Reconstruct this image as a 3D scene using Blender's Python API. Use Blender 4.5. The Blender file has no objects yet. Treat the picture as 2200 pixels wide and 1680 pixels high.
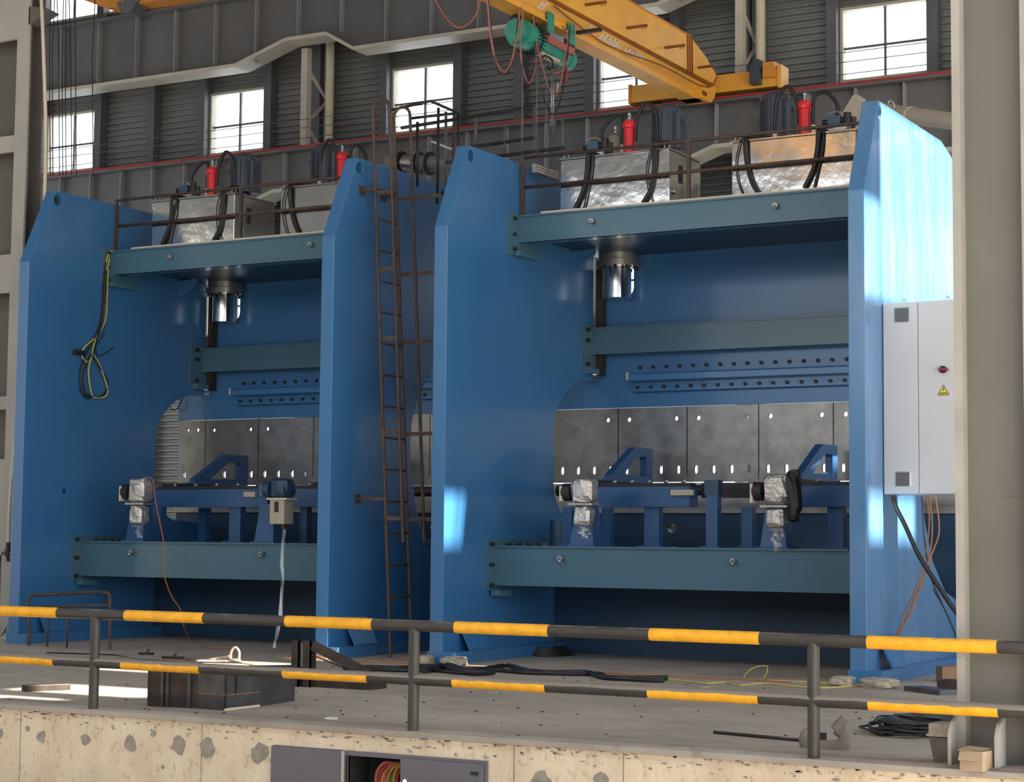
import bpy, bmesh, math, random
from mathutils import Vector, Matrix
from mathutils.geometry import tessellate_polygon
random.seed(7)
S = bpy.context.scene
COL = S.collection

# ---------------------------------------------------------------- camera
FPX = 4044.86
yaw, pit, rol = [math.radians(a) for a in (29.45607612, 4.50461445, 0.53427906)]
EYE = Vector((0, 0, 1.5))
cF = Vector((-math.sin(yaw)*math.cos(pit), math.cos(yaw)*math.cos(pit), math.sin(pit)))
_r = Vector((math.cos(yaw), math.sin(yaw), 0)); _u = _r.cross(cF)
cA = _r*math.cos(rol) + _u*math.sin(rol)
cB = _u*math.cos(rol) - _r*math.sin(rol)
cam = bpy.data.cameras.new('camera'); cam.sensor_fit = 'HORIZONTAL'; cam.sensor_width = 36
cam.lens = FPX/2200*36; cam.clip_start = .1; cam.clip_end = 400
camo = bpy.data.objects.new('camera', cam); COL.objects.link(camo)
camo.matrix_world = Matrix(((cA.x, cB.x, -cF.x, EYE.x), (cA.y, cB.y, -cF.y, EYE.y), (cA.z, cB.z, -cF.z, EYE.z), (0, 0, 0, 1)))
S.camera = camo

def at(px, py, ax, val):
    """photo pixel -> point on the plane X, Y or Z = val that the thing touches"""
    d = cF + cA*((px-1100)/FPX) - cB*((py-840)/FPX)
    i = 'XYZ'.index(ax)
    return EYE + d*((val-EYE[i])/d[i])

# ---------------------------------------------------------------- light
w = bpy.data.worlds.new('sky'); S.world = w; w.use_nodes = True
bg = w.node_tree.nodes['Background']
bg.inputs[0].default_value = (.93, .97, 1.0, 1); bg.inputs[1].default_value = 2.9
sun = bpy.data.lights.new('sun', 'SUN'); sun.energy = 30; sun.color = (1, .90, .74); sun.angle = math.radians(.6)
suno = bpy.data.objects.new('sun', sun); COL.objects.link(suno)
suno.rotation_euler = Vector((-1, 0.0, -1)).to_track_quat('-Z', 'Y').to_euler()
vs = S.view_settings
vs.view_transform = 'Standard'; vs.look = 'None'; vs.gamma = 1; vs.use_curve_mapping = False
vs.exposure = 0.22

# ---------------------------------------------------------------- materials
MATS = {}
def mat(name, col, rough=.5, metal=0.0, var=.12, scale=3.0, bump=0.0, coat=0.0, spec=.5, bscale=40):
    if name in MATS: return MATS[name]
    m = bpy.data.materials.new(name); m.use_nodes = True
    nt = m.node_tree; N = nt.nodes; L = nt.links; b = N['Principled BSDF']
    b.inputs['Roughness'].default_value = rough; b.inputs['Metallic'].default_value = metal
    b.inputs['Specular IOR Level'].default_value = spec
    if coat: b.inputs['Coat Weight'].default_value = coat; b.inputs['Coat Roughness'].default_value = .12
    tc = N.new('ShaderNodeTexCoord')
    no = N.new('ShaderNodeTexNoise'); no.inputs['Scale'].default_value = scale; no.inputs['Detail'].default_value = 5
    L.new(tc.outputs['Object'], no.inputs['Vector'])
    rp = N.new('ShaderNodeValToRGB')
    rp.color_ramp.elements[0].position = .3; rp.color_ramp.elements[1].position = .7
    rp.color_ramp.elements[0].color = tuple(c*(1-var) for c in col[:3]) + (1,)
    rp.color_ramp.elements[1].color = tuple(min(1, c*(1+var)) for c in col[:3]) + (1,)
    L.new(no.outputs['Fac'], rp.inputs['Fac']); L.new(rp.outputs['Color'], b.inputs['Base Color'])
    if bump:
        n2 = N.new('ShaderNodeTexNoise'); n2.inputs['Scale'].default_value = bscale; n2.inputs['Detail'].default_value = 6
        L.new(tc.outputs['Object'], n2.inputs['Vector'])
        bp = N.new('ShaderNodeBump'); bp.inputs['Strength'].default_value = bump; bp.inputs['Distance'].default_value = .02
        L.new(n2.outputs['Fac'], bp.inputs['Height']); L.new(bp.outputs['Normal'], b.inputs['Normal'])
    MATS[name] = m
    return m

def hexlin(r, g, b):
    f = lambda c: (c/255/12.92) if c/255 <= .04045 else ((c/255+.055)/1.055)**2.4
    return (f(r), f(g), f(b))

BLUE = mat('blue_paint', (.042, .165, .375), .30, 0, .06, .8, coat=.35)
TEAL = mat('teal_paint', (.062, .15, .215), .30, 0, .05, .8, coat=.2)
DBLUE = mat('gauge_blue_paint', (.022, .085, .22), .35, 0, .08, 1.5)
STEEL = mat('bare_steel', (.42, .42, .42), .38, .85, .18, 6, bump=.05)
TOOLST = mat('tool_steel', (.30, .295, .285), .34, .8, .22, 5)
ZINC = mat('tank_sheet_metal', (.70, .70, .69), .13, 1.0, .10, 2.5, bump=.55, bscale=1.6)
CHROME = mat('chrome', (.75, .75, .75), .12, 1.0, .03)
RUST = mat('rusty_pipe', (.085, .055, .045), .6, .2, .35, 9)
BLACKR = mat('black_rubber', (.012, .012, .014), .45, 0, .1)
BLACKM = mat('black_metal', (.02, .021, .024), .5, .2, .1)
MOTOR = mat('motor_grey_paint', (.045, .06, .085), .38, .1, .1, 4)
RED = mat('filter_red_paint', (.62, .012, .022), .25, 0, .06, 4, coat=.4)
REDP = mat('rail_red_paint', (.33, .022, .025), .5, 0, .2, 4)
GREYST = mat('grey_wall_steel', (.125, .13, .14), .5, .1, .12, 2)
STIFF = mat('stiffener_light_grey', (.26, .26, .265), .5, 0, .1, 2)
GREYC = mat('girder_grey_paint', (.125, .123, .125), .55, .0, .1, 1.2)
CREAM = mat('cream_steel_paint', (.50, .46, .38), .5, 0, .1, 3)
SHEET = mat('corrugated_sheet_grey', (.20, .206, .206), .45, .1, .08, 1.5)
PILLAR = mat('pillar_paint', (.42, .40, .365), .6, 0, .08, 2)
PILLARD = mat('pillar_web_paint', (.135, .125, .115), .65, 0, .08, 2)
COLG = mat('column_grey_paint', (.15, .142, .13), .6, 0, .10, 1.0)
COLL = mat('column_flange_paint', (.34, .325, .30), .6, 0, .12, 3)
YEL = mat('crane_yellow_paint', (.80, .40, .055), .42, 0, .10, 2)
ORG = mat('crane_orange_paint', (.62, .25, .04), .45, 0, .1, 2)
BROWN = mat('crane_bracket_rust', (.22, .07, .02), .6, 0, .2, 6)
GREEN = mat('hoist_green_paint', (.03, .26, .19), .4, 0, .15, 6)
CABG = mat('cabinet_grey_paint', (.56, .57, .60), .45, 0, .02, 1)
VENT = mat('vent_grille_grey', (.25, .25, .26), .5, 0, .05)
BOXG = mat('electrical_box_paint', (.125, .12, .145), .45, 0, .05, 3)
RAWST = mat('raw_plate_steel', (.085, .088, .095), .38, .6, .35, 5)
RAWBR = mat('raw_brown_steel', (.055, .042, .036), .5, .5, .4, 6)
CARD = mat('cardboard', (.36, .27, .18), .8, 0, .12, 5)
DUSTY = mat('dusty_iron', (.20, .165, .14), .7, .1, .25, 8, bump=.2)
PLASTIC = mat('silver_foil_wrap', (.55, .53, .52), .16, .75, .2, 8, bump=1.0, bscale=22)
CABY = mat('yellow_cable', (.52, .44, .12), .5, 0, .05)
CABO = mat('orange_cable', (.45, .14, .05), .5, 0, .05)
CABR = mat('red_cable', (.36, .10, .08), .5, 0, .1)
CABB = mat('brown_cable', (.26, .13, .06), .5, 0, .1)
CREAMP = mat('cream_pipe', (.62, .54, .42), .45, 0, .05)
WHITEP = mat('white_lettering', (.80, .72, .58), .6, 0, .25, 30)
WHITE = mat('white_plastic', (.75, .75, .73), .4, 0, .03)
SIGNY = mat('sign_yellow', (.72, .62, .06), .45, 0, .03)
SIGNK = mat('sign_black', (.02, .018, .01), .5, 0, .03)
MORTAR = mat('mortar_patch_grey', (.30, .265, .225), .9, 0, .2, 12, bump=.3)
CONCL = mat('loose_concrete', (.40, .35, .28), .9, 0, .25, 12, bump=.5)
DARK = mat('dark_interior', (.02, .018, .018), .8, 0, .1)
TABLE = mat('table_dark_blue_paint', (.018, .055, .11), .4, 0, .08, 1.5)
PIPEG = mat('duct_grey', (.20, .20, .20), .5, .2, .1)
DUCTB = mat('duct_beige', (.42, .37, .31), .6, 0, .08)

def worn_glare_blue():  # chalky wear streaks, whitened further to imitate sun glare on the end frame
    m = mat('blue_paint_worn_glare', (.045, .175, .39), .30, 0, .06, .8, coat=.35)
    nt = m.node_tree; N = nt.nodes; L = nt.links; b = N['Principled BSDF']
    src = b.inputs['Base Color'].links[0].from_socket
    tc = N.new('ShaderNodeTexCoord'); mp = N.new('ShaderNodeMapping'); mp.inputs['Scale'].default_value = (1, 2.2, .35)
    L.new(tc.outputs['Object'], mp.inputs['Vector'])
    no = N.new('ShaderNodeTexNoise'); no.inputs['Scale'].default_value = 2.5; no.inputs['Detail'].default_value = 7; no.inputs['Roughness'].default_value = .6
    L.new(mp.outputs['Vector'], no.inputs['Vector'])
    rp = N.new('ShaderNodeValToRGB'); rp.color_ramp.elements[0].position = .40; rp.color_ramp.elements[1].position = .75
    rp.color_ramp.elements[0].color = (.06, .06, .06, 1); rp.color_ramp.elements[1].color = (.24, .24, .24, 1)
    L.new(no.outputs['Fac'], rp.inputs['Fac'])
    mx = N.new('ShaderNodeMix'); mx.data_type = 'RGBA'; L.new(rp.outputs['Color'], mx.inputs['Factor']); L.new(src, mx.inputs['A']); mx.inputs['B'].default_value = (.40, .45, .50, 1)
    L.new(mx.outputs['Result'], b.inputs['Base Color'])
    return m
BLUEW = worn_glare_blue()
def rail_mat(name, col, dust):
    m = mat(name, col, .45, 0, .15, 14)
    nt = m.node_tree; N = nt.nodes; L = nt.links; b = N['Principled BSDF']
    src = b.inputs['Base Color'].links[0].from_socket
    no = N.new('ShaderNodeTexNoise'); no.inputs['Scale'].default_value = 7; no.inputs['Detail'].default_value = 8; no.inputs['Roughness'].default_value = .7
    tc = N.new('ShaderNodeTexCoord'); mp = N.new('ShaderNodeMapping'); mp.inputs['Scale'].default_value = (.6, 3, 3)
    L.new(tc.outputs['Object'], mp.inputs['Vector']); L.new(mp.outputs['Vector'], no.inputs['Vector'])
    ge = N.new('ShaderNodeNewGeometry'); sx = N.new('ShaderNodeSeparateXYZ'); L.new(ge.outputs['Normal'], sx.inputs[0])
    ma = N.new('ShaderNodeMath'); ma.operation = 'MULTIPLY_ADD'; ma.inputs[1].default_value = dust; ma.inputs[2].default_value = -.55
    L.new(sx.outputs['Z'], ma.inputs[0])
    ad = N.new('ShaderNodeMath'); ad.operation = 'ADD'; L.new(ma.outputs[0], ad.inputs[0]); L.new(no.outputs['Fac'], ad.inputs[1])
    rp = N.new('ShaderNodeValToRGB'); rp.color_ramp.elements[0].position = .28; rp.color_ramp.elements[1].position = .42
    L.new(ad.outputs[0], rp.inputs['Fac'])
    mx = N.new('ShaderNodeMix'); mx.data_type = 'RGBA'
    L.new(rp.outputs['Color'], mx.inputs['Factor']); L.new(src, mx.inputs['A']); mx.inputs['B'].default_value = (.22, .19, .165, 1)
    L.new(mx.outputs['Result'], b.inputs['Base Color'])
    return m
RAILK = rail_mat('railing_black_paint', (.045, .04, .037), .38)
RAILY = rail_mat('railing_yellow_paint', (.90, .42, .02), .30)
RAILKD = rail_mat('railing_black_paint_dusty', (.045, .04, .037), 1.3)
RAILYD = rail_mat('railing_yellow_paint_dusty', (.90, .42, .02), 1.2)

def concrete(name, c1, c2, scale, dark, streak):
    m = bpy.data.materials.new(name); m.use_nodes = True; nt = m.node_tree; N = nt.nodes; L = nt.links
    b = N['Principled BSDF']; b.inputs['Roughness'].default_value = .85; b.inputs['Specular IOR Level'].default_value = .25
    tc = N.new('ShaderNodeTexCoord'); mp = N.new('ShaderNodeMapping'); mp.inputs['Scale'].default_value = streak
    L.new(tc.outputs['Object'], mp.inputs['Vector'])
    n1 = N.new('ShaderNodeTexNoise'); n1.inputs['Scale'].default_value = scale; n1.inputs['Detail'].default_value = 8; n1.inputs['Roughness'].default_value = .65
    n2 = N.new('ShaderNodeTexNoise'); n2.inputs['Scale'].default_value = scale*9; n2.inputs['Detail'].default_value = 6
    L.new(mp.outputs['Vector'], n1.inputs['Vector']); L.new(mp.outputs['Vector'], n2.inputs['Vector'])
    r1 = N.new('ShaderNodeValToRGB'); r1.color_ramp.elements[0].position = .35; r1.color_ramp.elements[1].position = .65
    r1.color_ramp.elements[0].color = c1 + (1,); r1.color_ramp.elements[1].color = c2 + (1,)
    L.new(n1.outputs['Fac'], r1.inputs['Fac'])
    r2 = N.new('ShaderNodeValToRGB'); r2.color_ramp.elements[0].position = .30; r2.color_ramp.elements[1].position = .42
    r2.color_ramp.elements[0].color = dark + (1,); r2.color_ramp.elements[1].color = (1, 1, 1, 1)
    L.new(n2.outputs['Fac'], r2.inputs['Fac'])
    mx = N.new('ShaderNodeMix'); mx.data_type = 'RGBA'; mx.blend_type = 'MULTIPLY'; mx.inputs['Factor'].default_value = .7
    L.new(r1.outputs['Color'], mx.inputs['A']); L.new(r2.outputs['Color'], mx.inputs['B']); L.new(mx.outputs['Result'], b.inputs['Base Color'])
    bp = N.new('ShaderNodeBump'); bp.inputs['Strength'].default_value = .35; bp.inputs['Distance'].default_value = .02
    L.new(n2.outputs['Fac'], bp.inputs['Height']); L.new(bp.outputs['Normal'], b.inputs['Normal'])
    MATS[name] = m
    return m
FLOORM = concrete('platform_concrete', (.30, .265, .23), (.42, .375, .33), .7, (.7, .68, .66), (1, 1.2, 1))
WALLC = concrete('formed_concrete', (.62, .50, .365), (.78, .65, .49), 1.6, (.66, .6, .5), (1.5, 1, .9))
GROUND = concrete('hall_ground', (.36, .32, .27), (.44, .40, .34), .4, (.8, .8, .8), (1, 1, 1))
ROOFM = mat('roof_sheet', (.20, .20, .205), .6, .0, .05, 1)

def glass_mat():
    m = bpy.data.materials.new('window_glass'); m.use_nodes = True; nt = m.node_tree; N = nt.nodes; L = nt.links
    N.remove(N['Principled BSDF']); out = N['Material Output']
    t = N.new('ShaderNodeBsdfTransparent'); t.inputs[0].default_value = (.97, .98, 1, 1)
    g = N.new('ShaderNodeBsdfGlossy'); g.inputs['Roughness'].default_value = .05
    mx = N.new('ShaderNodeMixShader'); mx.inputs[0].default_value = .05
    L.new(t.outputs[0], mx.inputs[1]); L.new(g.outputs[0], mx.inputs[2]); L.new(mx.outputs[0], out.inputs[0])
    return m
GLASS = glass_mat()
def film_mat():
    m = bpy.data.materials.new('clear_plastic_film'); m.use_nodes = True; nt = m.node_tree; N = nt.nodes; L = nt.links
    N.remove(N['Principled BSDF']); out = N['Material Output']
    t = N.new('ShaderNodeBsdfTransparent'); g = N.new('ShaderNodeBsdfGlossy'); g.inputs['Roughness'].default_value = .18
    no = N.new('ShaderNodeTexNoise'); no.inputs['Scale'].default_value = 25; bp = N.new('ShaderNodeBump'); bp.inputs['Strength'].default_value = 1
    L.new(no.outputs['Fac'], bp.inputs['Height']); L.new(bp.outputs['Normal'], g.inputs['Normal'])
    mx = N.new('ShaderNodeMixShader'); mx.inputs[0].default_value = .16
    L.new(t.outputs[0], mx.inputs[1]); L.new(g.outputs[0], mx.inputs[2]); L.new(mx.outputs[0], out.inputs[0])
    return m
FILM = film_mat()

# ---------------------------------------------------------------- mesh helpers
def cross2(a, b): return a[0]*b[1]-a[1]*b[0]
class MB:
    def __init__(s): s.v = []; s.f = []; s.sm = []
    def add(s, vs_, fs, smooth=False):
        o = len(s.v); s.v += [Vector(p) for p in vs_]
        for f in fs: s.f.append([i+o for i in f]); s.sm.append(smooth)
        return s
    def box(s, a, b):
        x0, y0, z0 = [min(p, q) for p, q in zip(a, b)]; x1, y1, z1 = [max(p, q) for p, q in zip(a, b)]
        return s.add([(x0,y0,z0),(x1,y0,z0),(x1,y1,z0),(x0,y1,z0),(x0,y0,z1),(x1,y0,z1),(x1,y1,z1),(x0,y1,z1)],
              [(0,3,2,1),(4,5,6,7),(0,1,5,4),(1,2,6,5),(2,3,7,6),(3,0,4,7)])
    def cbox(s, c, d): return s.box([c[i]-d[i]/2 for i in range(3)], [c[i]+d[i]/2 for i in range(3)])
    def hexa(s, p8): return s.add(p8, [(0,3,2,1),(4,5,6,7),(0,1,5,4),(1,2,6,5),(2,3,7,6),(3,0,4,7)])
    def bar(s, a, b, wd, hd, up=(0,0,1)):
        a, b = Vector(a), Vector(b); d = (b-a).normalized(); u = Vector(up)
        if abs(d.dot(u)) > .95: u = Vector((1,0,0))
        r = d.cross(u).normalized()*wd/2; u = r.cross(d).normalized()*hd/2
        return s.hexa([a-r-u, a+r-u, b+r-u, b-r-u, a-r+u, a+r+u, b+r+u, b-r+u])
    def cyl(s, a, b, r, n=14, r2=None, caps=True):
        a, b = Vector(a), Vector(b); d = (b-a).normalized(); r2 = r if r2 is None else r2
        u = Vector((0,0,1)) if abs(d.z) < .9 else Vector((1,0,0))
        p = d.cross(u).normalized(); q = d.cross(p)
        vs_ = []
        for c, rr in ((a, r), (b, r2)):
            vs_ += [c+(p*math.cos(2*math.pi*i/n)+q*math.sin(2*math.pi*i/n))*rr for i in range(n)]
        s.add(vs_, [(i, (i+1) % n, n+(i+1) % n, n+i) for i in range(n)], True)
        if caps: s.add(vs_, [tuple(range(n))[::-1], tuple(range(n, 2*n))])
        return s
    def tube(s, pts, r, n=8, smooth=3):
        pts = [Vector(p) for p in pts]
        if smooth and len(pts) > 2:
            q = []
            for i in range(len(pts)-1):
                p0, p1, p2, p3 = pts[max(i-1,0)], pts[i], pts[i+1], pts[min(i+2,len(pts)-1)]
                for k in range(smooth):
                    t = k/smooth
                    q.append(.5*((2*p1)+(p2-p0)*t+(2*p0-5*p1+4*p2-p3)*t*t+(3*p1-p0-3*p2+p3)*t**3))
            pts = q+[pts[-1]]
        vs_ = []; prev = None
        for i, p in enumerate(pts):
            d = (pts[min(i+1,len(pts)-1)]-pts[max(i-1,0)]).normalized()
            if prev is None:
                u = Vector((0,0,1)) if abs(d.z) < .9 else Vector((1,0,0))
                a = d.cross(u).normalized()
            else:
                a = (prev-d*prev.dot(d)).normalized()
            prev = a; b = d.cross(a)
            vs_ += [p+(a*math.cos(2*math.pi*k/n)+b*math.sin(2*math.pi*k/n))*r for k in range(n)]
        m = len(pts)
        s.add(vs_, [(j*n+k, j*n+(k+1) % n, (j+1)*n+(k+1) % n, (j+1)*n+k) for j in range(m-1) for k in range(n)], True)
        return s.add(vs_, [tuple(range(n))[::-1], tuple(range((m-1)*n, m*n))])
    def prism(s, outer, t0, t1, axis, holes=()):
        """polygon (2-D) with holes extruded along axis; X: (y,z)  Y: (x,z)  Z: (x,y)"""
        mk = {'X': lambda p, t: (t, p[0], p[1]), 'Y': lambda p, t: (p[0], t, p[1]), 'Z': lambda p, t: (p[0], p[1], t)}[axis]
        loops = [list(outer)]+[list(h) for h in holes]
        flat = [p for l in loops for p in l]
        tris = tessellate_polygon([[Vector((p[0], p[1], 0)) for p in l] for l in loops])
        n = len(flat)
        vs_ = [mk(p, t0) for p in flat]+[mk(p, t1) for p in flat]
        fs = [tuple(t) for t in tris]+[tuple(i+n for i in t)[::-1] for t in tris]
        o = 0
        for l in loops:
            k = len(l); fs += [(o+i, o+(i+1) % k, n+o+(i+1) % k, n+o+i) for i in range(k)]; o += k
        return s.add(vs_, fs)
    def lathe(s, base, prof, n=20, axis=(0,0,1)):
        """prof: list of (radius, height)"""
        d = Vector(axis).normalized(); u = Vector((1,0,0)) if abs(d.x) < .9 else Vector((0,1,0))
        p = d.cross(u).normalized(); q = d.cross(p); base = Vector(base)
        vs_ = [base+d*h+(p*math.cos(2*math.pi*k/n)+q*math.sin(2*math.pi*k/n))*max(r, 1e-4) for r, h in prof for k in range(n)]
        m = len(prof)
        s.add(vs_, [(j*n+k, j*n+(k+1) % n, (j+1)*n+(k+1) % n, (j+1)*n+k) for j in range(m-1) for k in range(n)], True)
        return s.add(vs_, [tuple(range(n))[::-1], tuple(range((m-1)*n, m*n))])
    def mesh(s, name, origin=Vector((0,0,0)), sharp=True):
        me = bpy.data.meshes.new(name)
        me.from_pydata([tuple(p-origin) for p in s.v], [], s.f)
        me.polygons.foreach_set('use_smooth', s.sm)
        bm = bmesh.new(); bm.from_mesh(me)
        bmesh.ops.remove_doubles(bm, verts=bm.verts, dist=1e-5)
        bmesh.ops.recalc_face_normals(bm, faces=bm.faces)
        for e in bm.edges:
            if len(e.link_faces) == 2 and e.calc_face_angle(0) > .6: e.smooth = False
        bm.to_mesh(me); bm.free()
        return me
    def build(s, name, m, parent=None, bevel=0, **kw):
        org = ORG_[parent] if parent else Vector((0,0,0))
        if not parent and s.v:
            lo = [min(p[i] for p in s.v) for i in range(3)]; hi = [max(p[i] for p in s.v) for i in range(3)]
            org = Vector(((lo[0]+hi[0])/2, (lo[1]+hi[1])/2, lo[2]))
        me = s.mesh(name, org); me.materials.append(m)
        o = bpy.data.objects.new(name, me); COL.objects.link(o)
        if parent: o.parent = parent
        else: o.location = org
        ORG_[o] = org
        if bevel:
            bv = o.modifiers.new('bevel', 'BEVEL'); bv.width = bevel; bv.segments = 2; bv.limit_method = 'ANGLE'
        tag(o, **kw)
        return o
ORG_ = {}
def tag(o, label=None, cat=None, group=None, kind=None):
    if label: o['label'] = label
    if cat: o['category'] = cat
    if group: o['group'] = group
    if kind: o['kind'] = kind
    return o
def thing(name, loc, label, cat, group=None):
    o = bpy.data.objects.new(name, None); COL.objects.link(o); o.location = loc; o.empty_display_size = .2
    ORG_[o] = Vector(loc)
    return tag(o, label, cat, group)
def circ(c, r, n=14): return [(c[0]+r*math.cos(2*math.pi*i/n), c[1]+r*math.sin(2*math.pi*i/n)) for i in range(n)]
def slot(c, wd, h, n=5):
    r = wd/2; z = h/2-r
    return ([(c[0]+r*math.cos(math.pi*i/n), c[1]+z+r*math.sin(math.pi*i/n)) for i in range(n+1)] +
            [(c[0]-r*math.cos(math.pi*i/n), c[1]-z-r*math.sin(math.pi*i/n)) for i in range(n+1)])
def rect(x0, x1, z0, z1): return [(x0,z0),(x1,z0),(x1,z1),(x0,z1)]
def text_mesh(txt, size, mtx, m, name, parent):
    cu = bpy.data.curves.new('txt', 'FONT'); cu.body = txt; cu.size = size; cu.extrude = .002; cu.align_x = 'CENTER'; cu.align_y = 'CENTER'
    to = bpy.data.objects.new('txt', cu); COL.objects.link(to)
    dg = bpy.context.evaluated_depsgraph_get()
    me = bpy.data.meshes.new_from_object(to.evaluated_get(dg)); bpy.data.objects.remove(to)
    me.transform(mtx); me.transform(Matrix.Translation(-ORG_[parent])); me.materials.clear(); me.materials.append(m)
    o = bpy.data.objects.new(name, me); COL.objects.link(o); o.parent = parent
    return o

# ================================================================ SETTING
YW = 30.0          # back wall
EDGE = 12.55       # platform front edge
MB().box((-34, -40, -1.9), (40, EDGE, -1.6)).build('floor_lower', GROUND, kind='structure')
MB().box((-33.5, EDGE-.03, -.042), (8, YW+.2, 0)).build('floor', FLOORM, kind='structure')
# retaining wall with a recess for the electrical box
bx0, bx1 = at(592, 1640, 'Y', EDGE).x, at(1047, 1640, 'Y', EDGE).x
bzt = at(750, 1612, 'Y', EDGE).z
wf = MB().prism(rect(-33.5, 8, -1.6, -.042), EDGE, EDGE+.5, 'Y', [rect(bx0+.02, bx1-.02, bzt-.62, bzt-.03)]).build('wall_front', WALLC, kind='structure')
for px, py, r in [(0,1576,.05),(90,1582,.055),(184,1588,.055),(281,1597,.075),(385,1602,.08),(447,1607,.085),(558,1617,.085),(1162,1676,.09),(1294,1681,.07),(60,1565,.03),(330,1575,.03),(350,1648,.025)]:
    c = at(px, py, 'Y', EDGE); ang = [random.uniform(.7, 1.2) for _ in range(11)]
    MB().prism([(c.x+r*ang[k]*math.cos(k*.571), c.z+r*ang[k]*math.sin(k*.571)) for k in range(11)], EDGE-.004, EDGE+.01, 'Y').build('mortar_patch', MORTAR, wf)
for px in (43, 433, 1105, 1340):
    c = at(px, 1620, 'Y', EDGE); MB().box((c.x-.004, EDGE-.003, -1.6), (c.x+.004, EDGE+.01, -.05)).build('formwork_seam', MORTAR, wf)
m_ = MB(); random.seed(11)
for k in range(260):    # crumbly render line under the slab edge
    x = random.uniform(-14, -2); z = -.052-random.random()**2*.11; rx = random.uniform(.006, .035); rz = random.uniform(.003, .011)
    m_.prism([(x+rx*random.uniform(.6, 1.3)*math.cos(a*.9), z+rz*random.uniform(.5, 1.4)*math.sin(a*.9)) for a in range(7)], EDGE-.003, EDGE+.01, 'Y')
m_.build('chipped_render', MORTAR, wf, kind='stuff')

# back wall: corrugated sheet (real ribs) with openings, posts, windows
WX = [(-28.50, -27.03), (-24.06, -22.59), (-19.64, -18.17), (-15.18, -13.70), (-10.60, -9.06), (-6.2, -4.7)]
def corrugated(x0, x1, z0, z1, holes, name):
    m = MB(); pitch = .124; prof = [(0, 0), (.045, 0), (.062, .045), (.107, .045)]
    zs = []; z = z0
    while z < z1:
        for dz, dy in prof:
            if z+dz < z1: zs.append((z+dz, dy))
        z += pitch
    xs = sorted({x0, x1} | {h[0] for h in holes} | {h[1] for h in holes})
    for a, b in zip(xs[:-1], xs[1:]):
        mid = (a+b)/2
        for (za, da), (zb, db) in zip(zs[:-1], zs[1:]):
            zm = (za+zb)/2
            if any(h[0] < mid < h[1] and h[2] < zm < h[3] for h in holes): continue
            m.add([(a, YW+da, za), (b, YW+da, za), (b, YW+db, zb), (a, YW+db, zb)], [(0,1,2,3)])
    return m.build(name, SHEET, kind='structure')
UP = (9.23, 10.52); LO = (5.52, 6.80); RIB = [(-24.55, -20.9, 2.2, 4.3), (-16.6, -9.6, 2.2, 4.3)]
holes = [(a, b)+UP for a, b in WX]+[(a, b)+LO for a, b in WX if a not in (-19.64,)]+RIB+[(-33.0, -22.0, 12.55, 14.1)]
corrugated(-33.6, 8, 0, 15.2, holes, 'wall_back')
wn = 0
def window(x0, x1, z0, z1, nx=2, nz=2, zmid=None):
    global wn; wn += 1
    t = thing('window_%d' % wn, (x0, YW, z0), None, None); t['kind'] = 'structure'
    m = MB(); fw = .05
    m.box((x0, YW-.06, z0), (x1, YW+.1, z0+fw)).box((x0, YW-.06, z1-fw), (x1, YW+.1, z1)).box((x0, YW-.06, z0+fw), (x0+fw, YW+.1, z1-fw)).box((x1-fw, YW-.06, z0+fw), (x1, YW+.1, z1-fw))
    m.build('window_frame', CREAM, t)
    m = MB()
    xs = [x0+(x1-x0)*k/nx for k in range(1, nx)]; zs = [zmid] if zmid else [z0+(z1-z0)*k/nz for k in range(1, nz)]
    for x in xs: m.box((x-.018, YW-.01, z0+fw), (x+.018, YW+.04, z1-fw))
    for z in zs: m.box((x0+fw, YW-.012, z-.018), (x1-fw, YW+.038, z+.018))
    m.build('mullion', GREYST, t)
    xa = [x0+fw]+xs+[x1-fw]; za = [z0+fw]+zs+[z1-fw]
    for i in range(len(xa)-1):
        for j in range(len(za)-1):
            MB().box((xa[i], YW+.010, za[j]), (xa[i+1], YW+.016, za[j+1])).build('pane', GLASS, t)
for a, b in WX:
    window(a, b, *UP, zmid=9.82)
    if a != -19.64: window(a, b, *LO, zmid=6.12)
for r in RIB: window(*r, nx=int((r[1]-r[0])/1.5), nz=1)
window(-33.0, -22.0, 12.55, 14.1, nx=15, nz=1)
# wall posts
for k, x in enumerate(sorted([a-.10 for a, b in WX]+[b+.10 for a, b in WX]+[-25.48, -16.75, -30.0])):
    MB().box((x-.09, YW-.22, 0 if not any(r[0] < x < r[1] for r in RIB) else 4.4), (x+.09, YW-.02, 15)).build('trim_%d' % (k+1), GREYST, kind='structure')

# lattice wall columns + pipes beside them
for i, cx in enumerate((-20.94, -11.94)):
    t = thing('wall_column', (cx, YW-.9, 0), ['cream lattice wall column behind the left press, next to a downpipe', 'cream lattice wall column behind the yellow crane end'][i], 'column', 'lattice columns of the back wall')
    MB().box((cx-.42, YW-.30, 0), (cx-.22, YW-.05, 15)).build('column_flange', GREYST, t)
    MB().box((cx-.20, YW-.95, 0), (cx-.06, YW-.80, 10.90)).build('front_chord', CREAM, t)
    MB().box((cx-.19, YW-.22, 0), (cx-.07, YW-.10, 15)).build('rear_chord', GREYST, t)
    for k in range(9):
        z = .4+k*1.13
        MB().bar((cx-.13, YW-.87, z), (cx-.13, YW-.18, z+.55), .05, .05).build('lattice_bar', CREAM, t)
        MB().bar((cx-.13, YW-.87, z+1.1), (cx-.13, YW-.18, z+.62), .05, .05).build('lattice_bar', CREAM, t)
for i, x in enumerate((-20.78, -11.86)):
    MB().cyl((x, YW-.5, 0), (x, YW-.5, 14.8), .085, 16).build('downpipe', CREAMP, label=['cream downpipe right of the lattice column behind the left press', 'cream downpipe behind the crane drive motor on the right'][i], cat='pipe', group='downpipes on the back wall')

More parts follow.
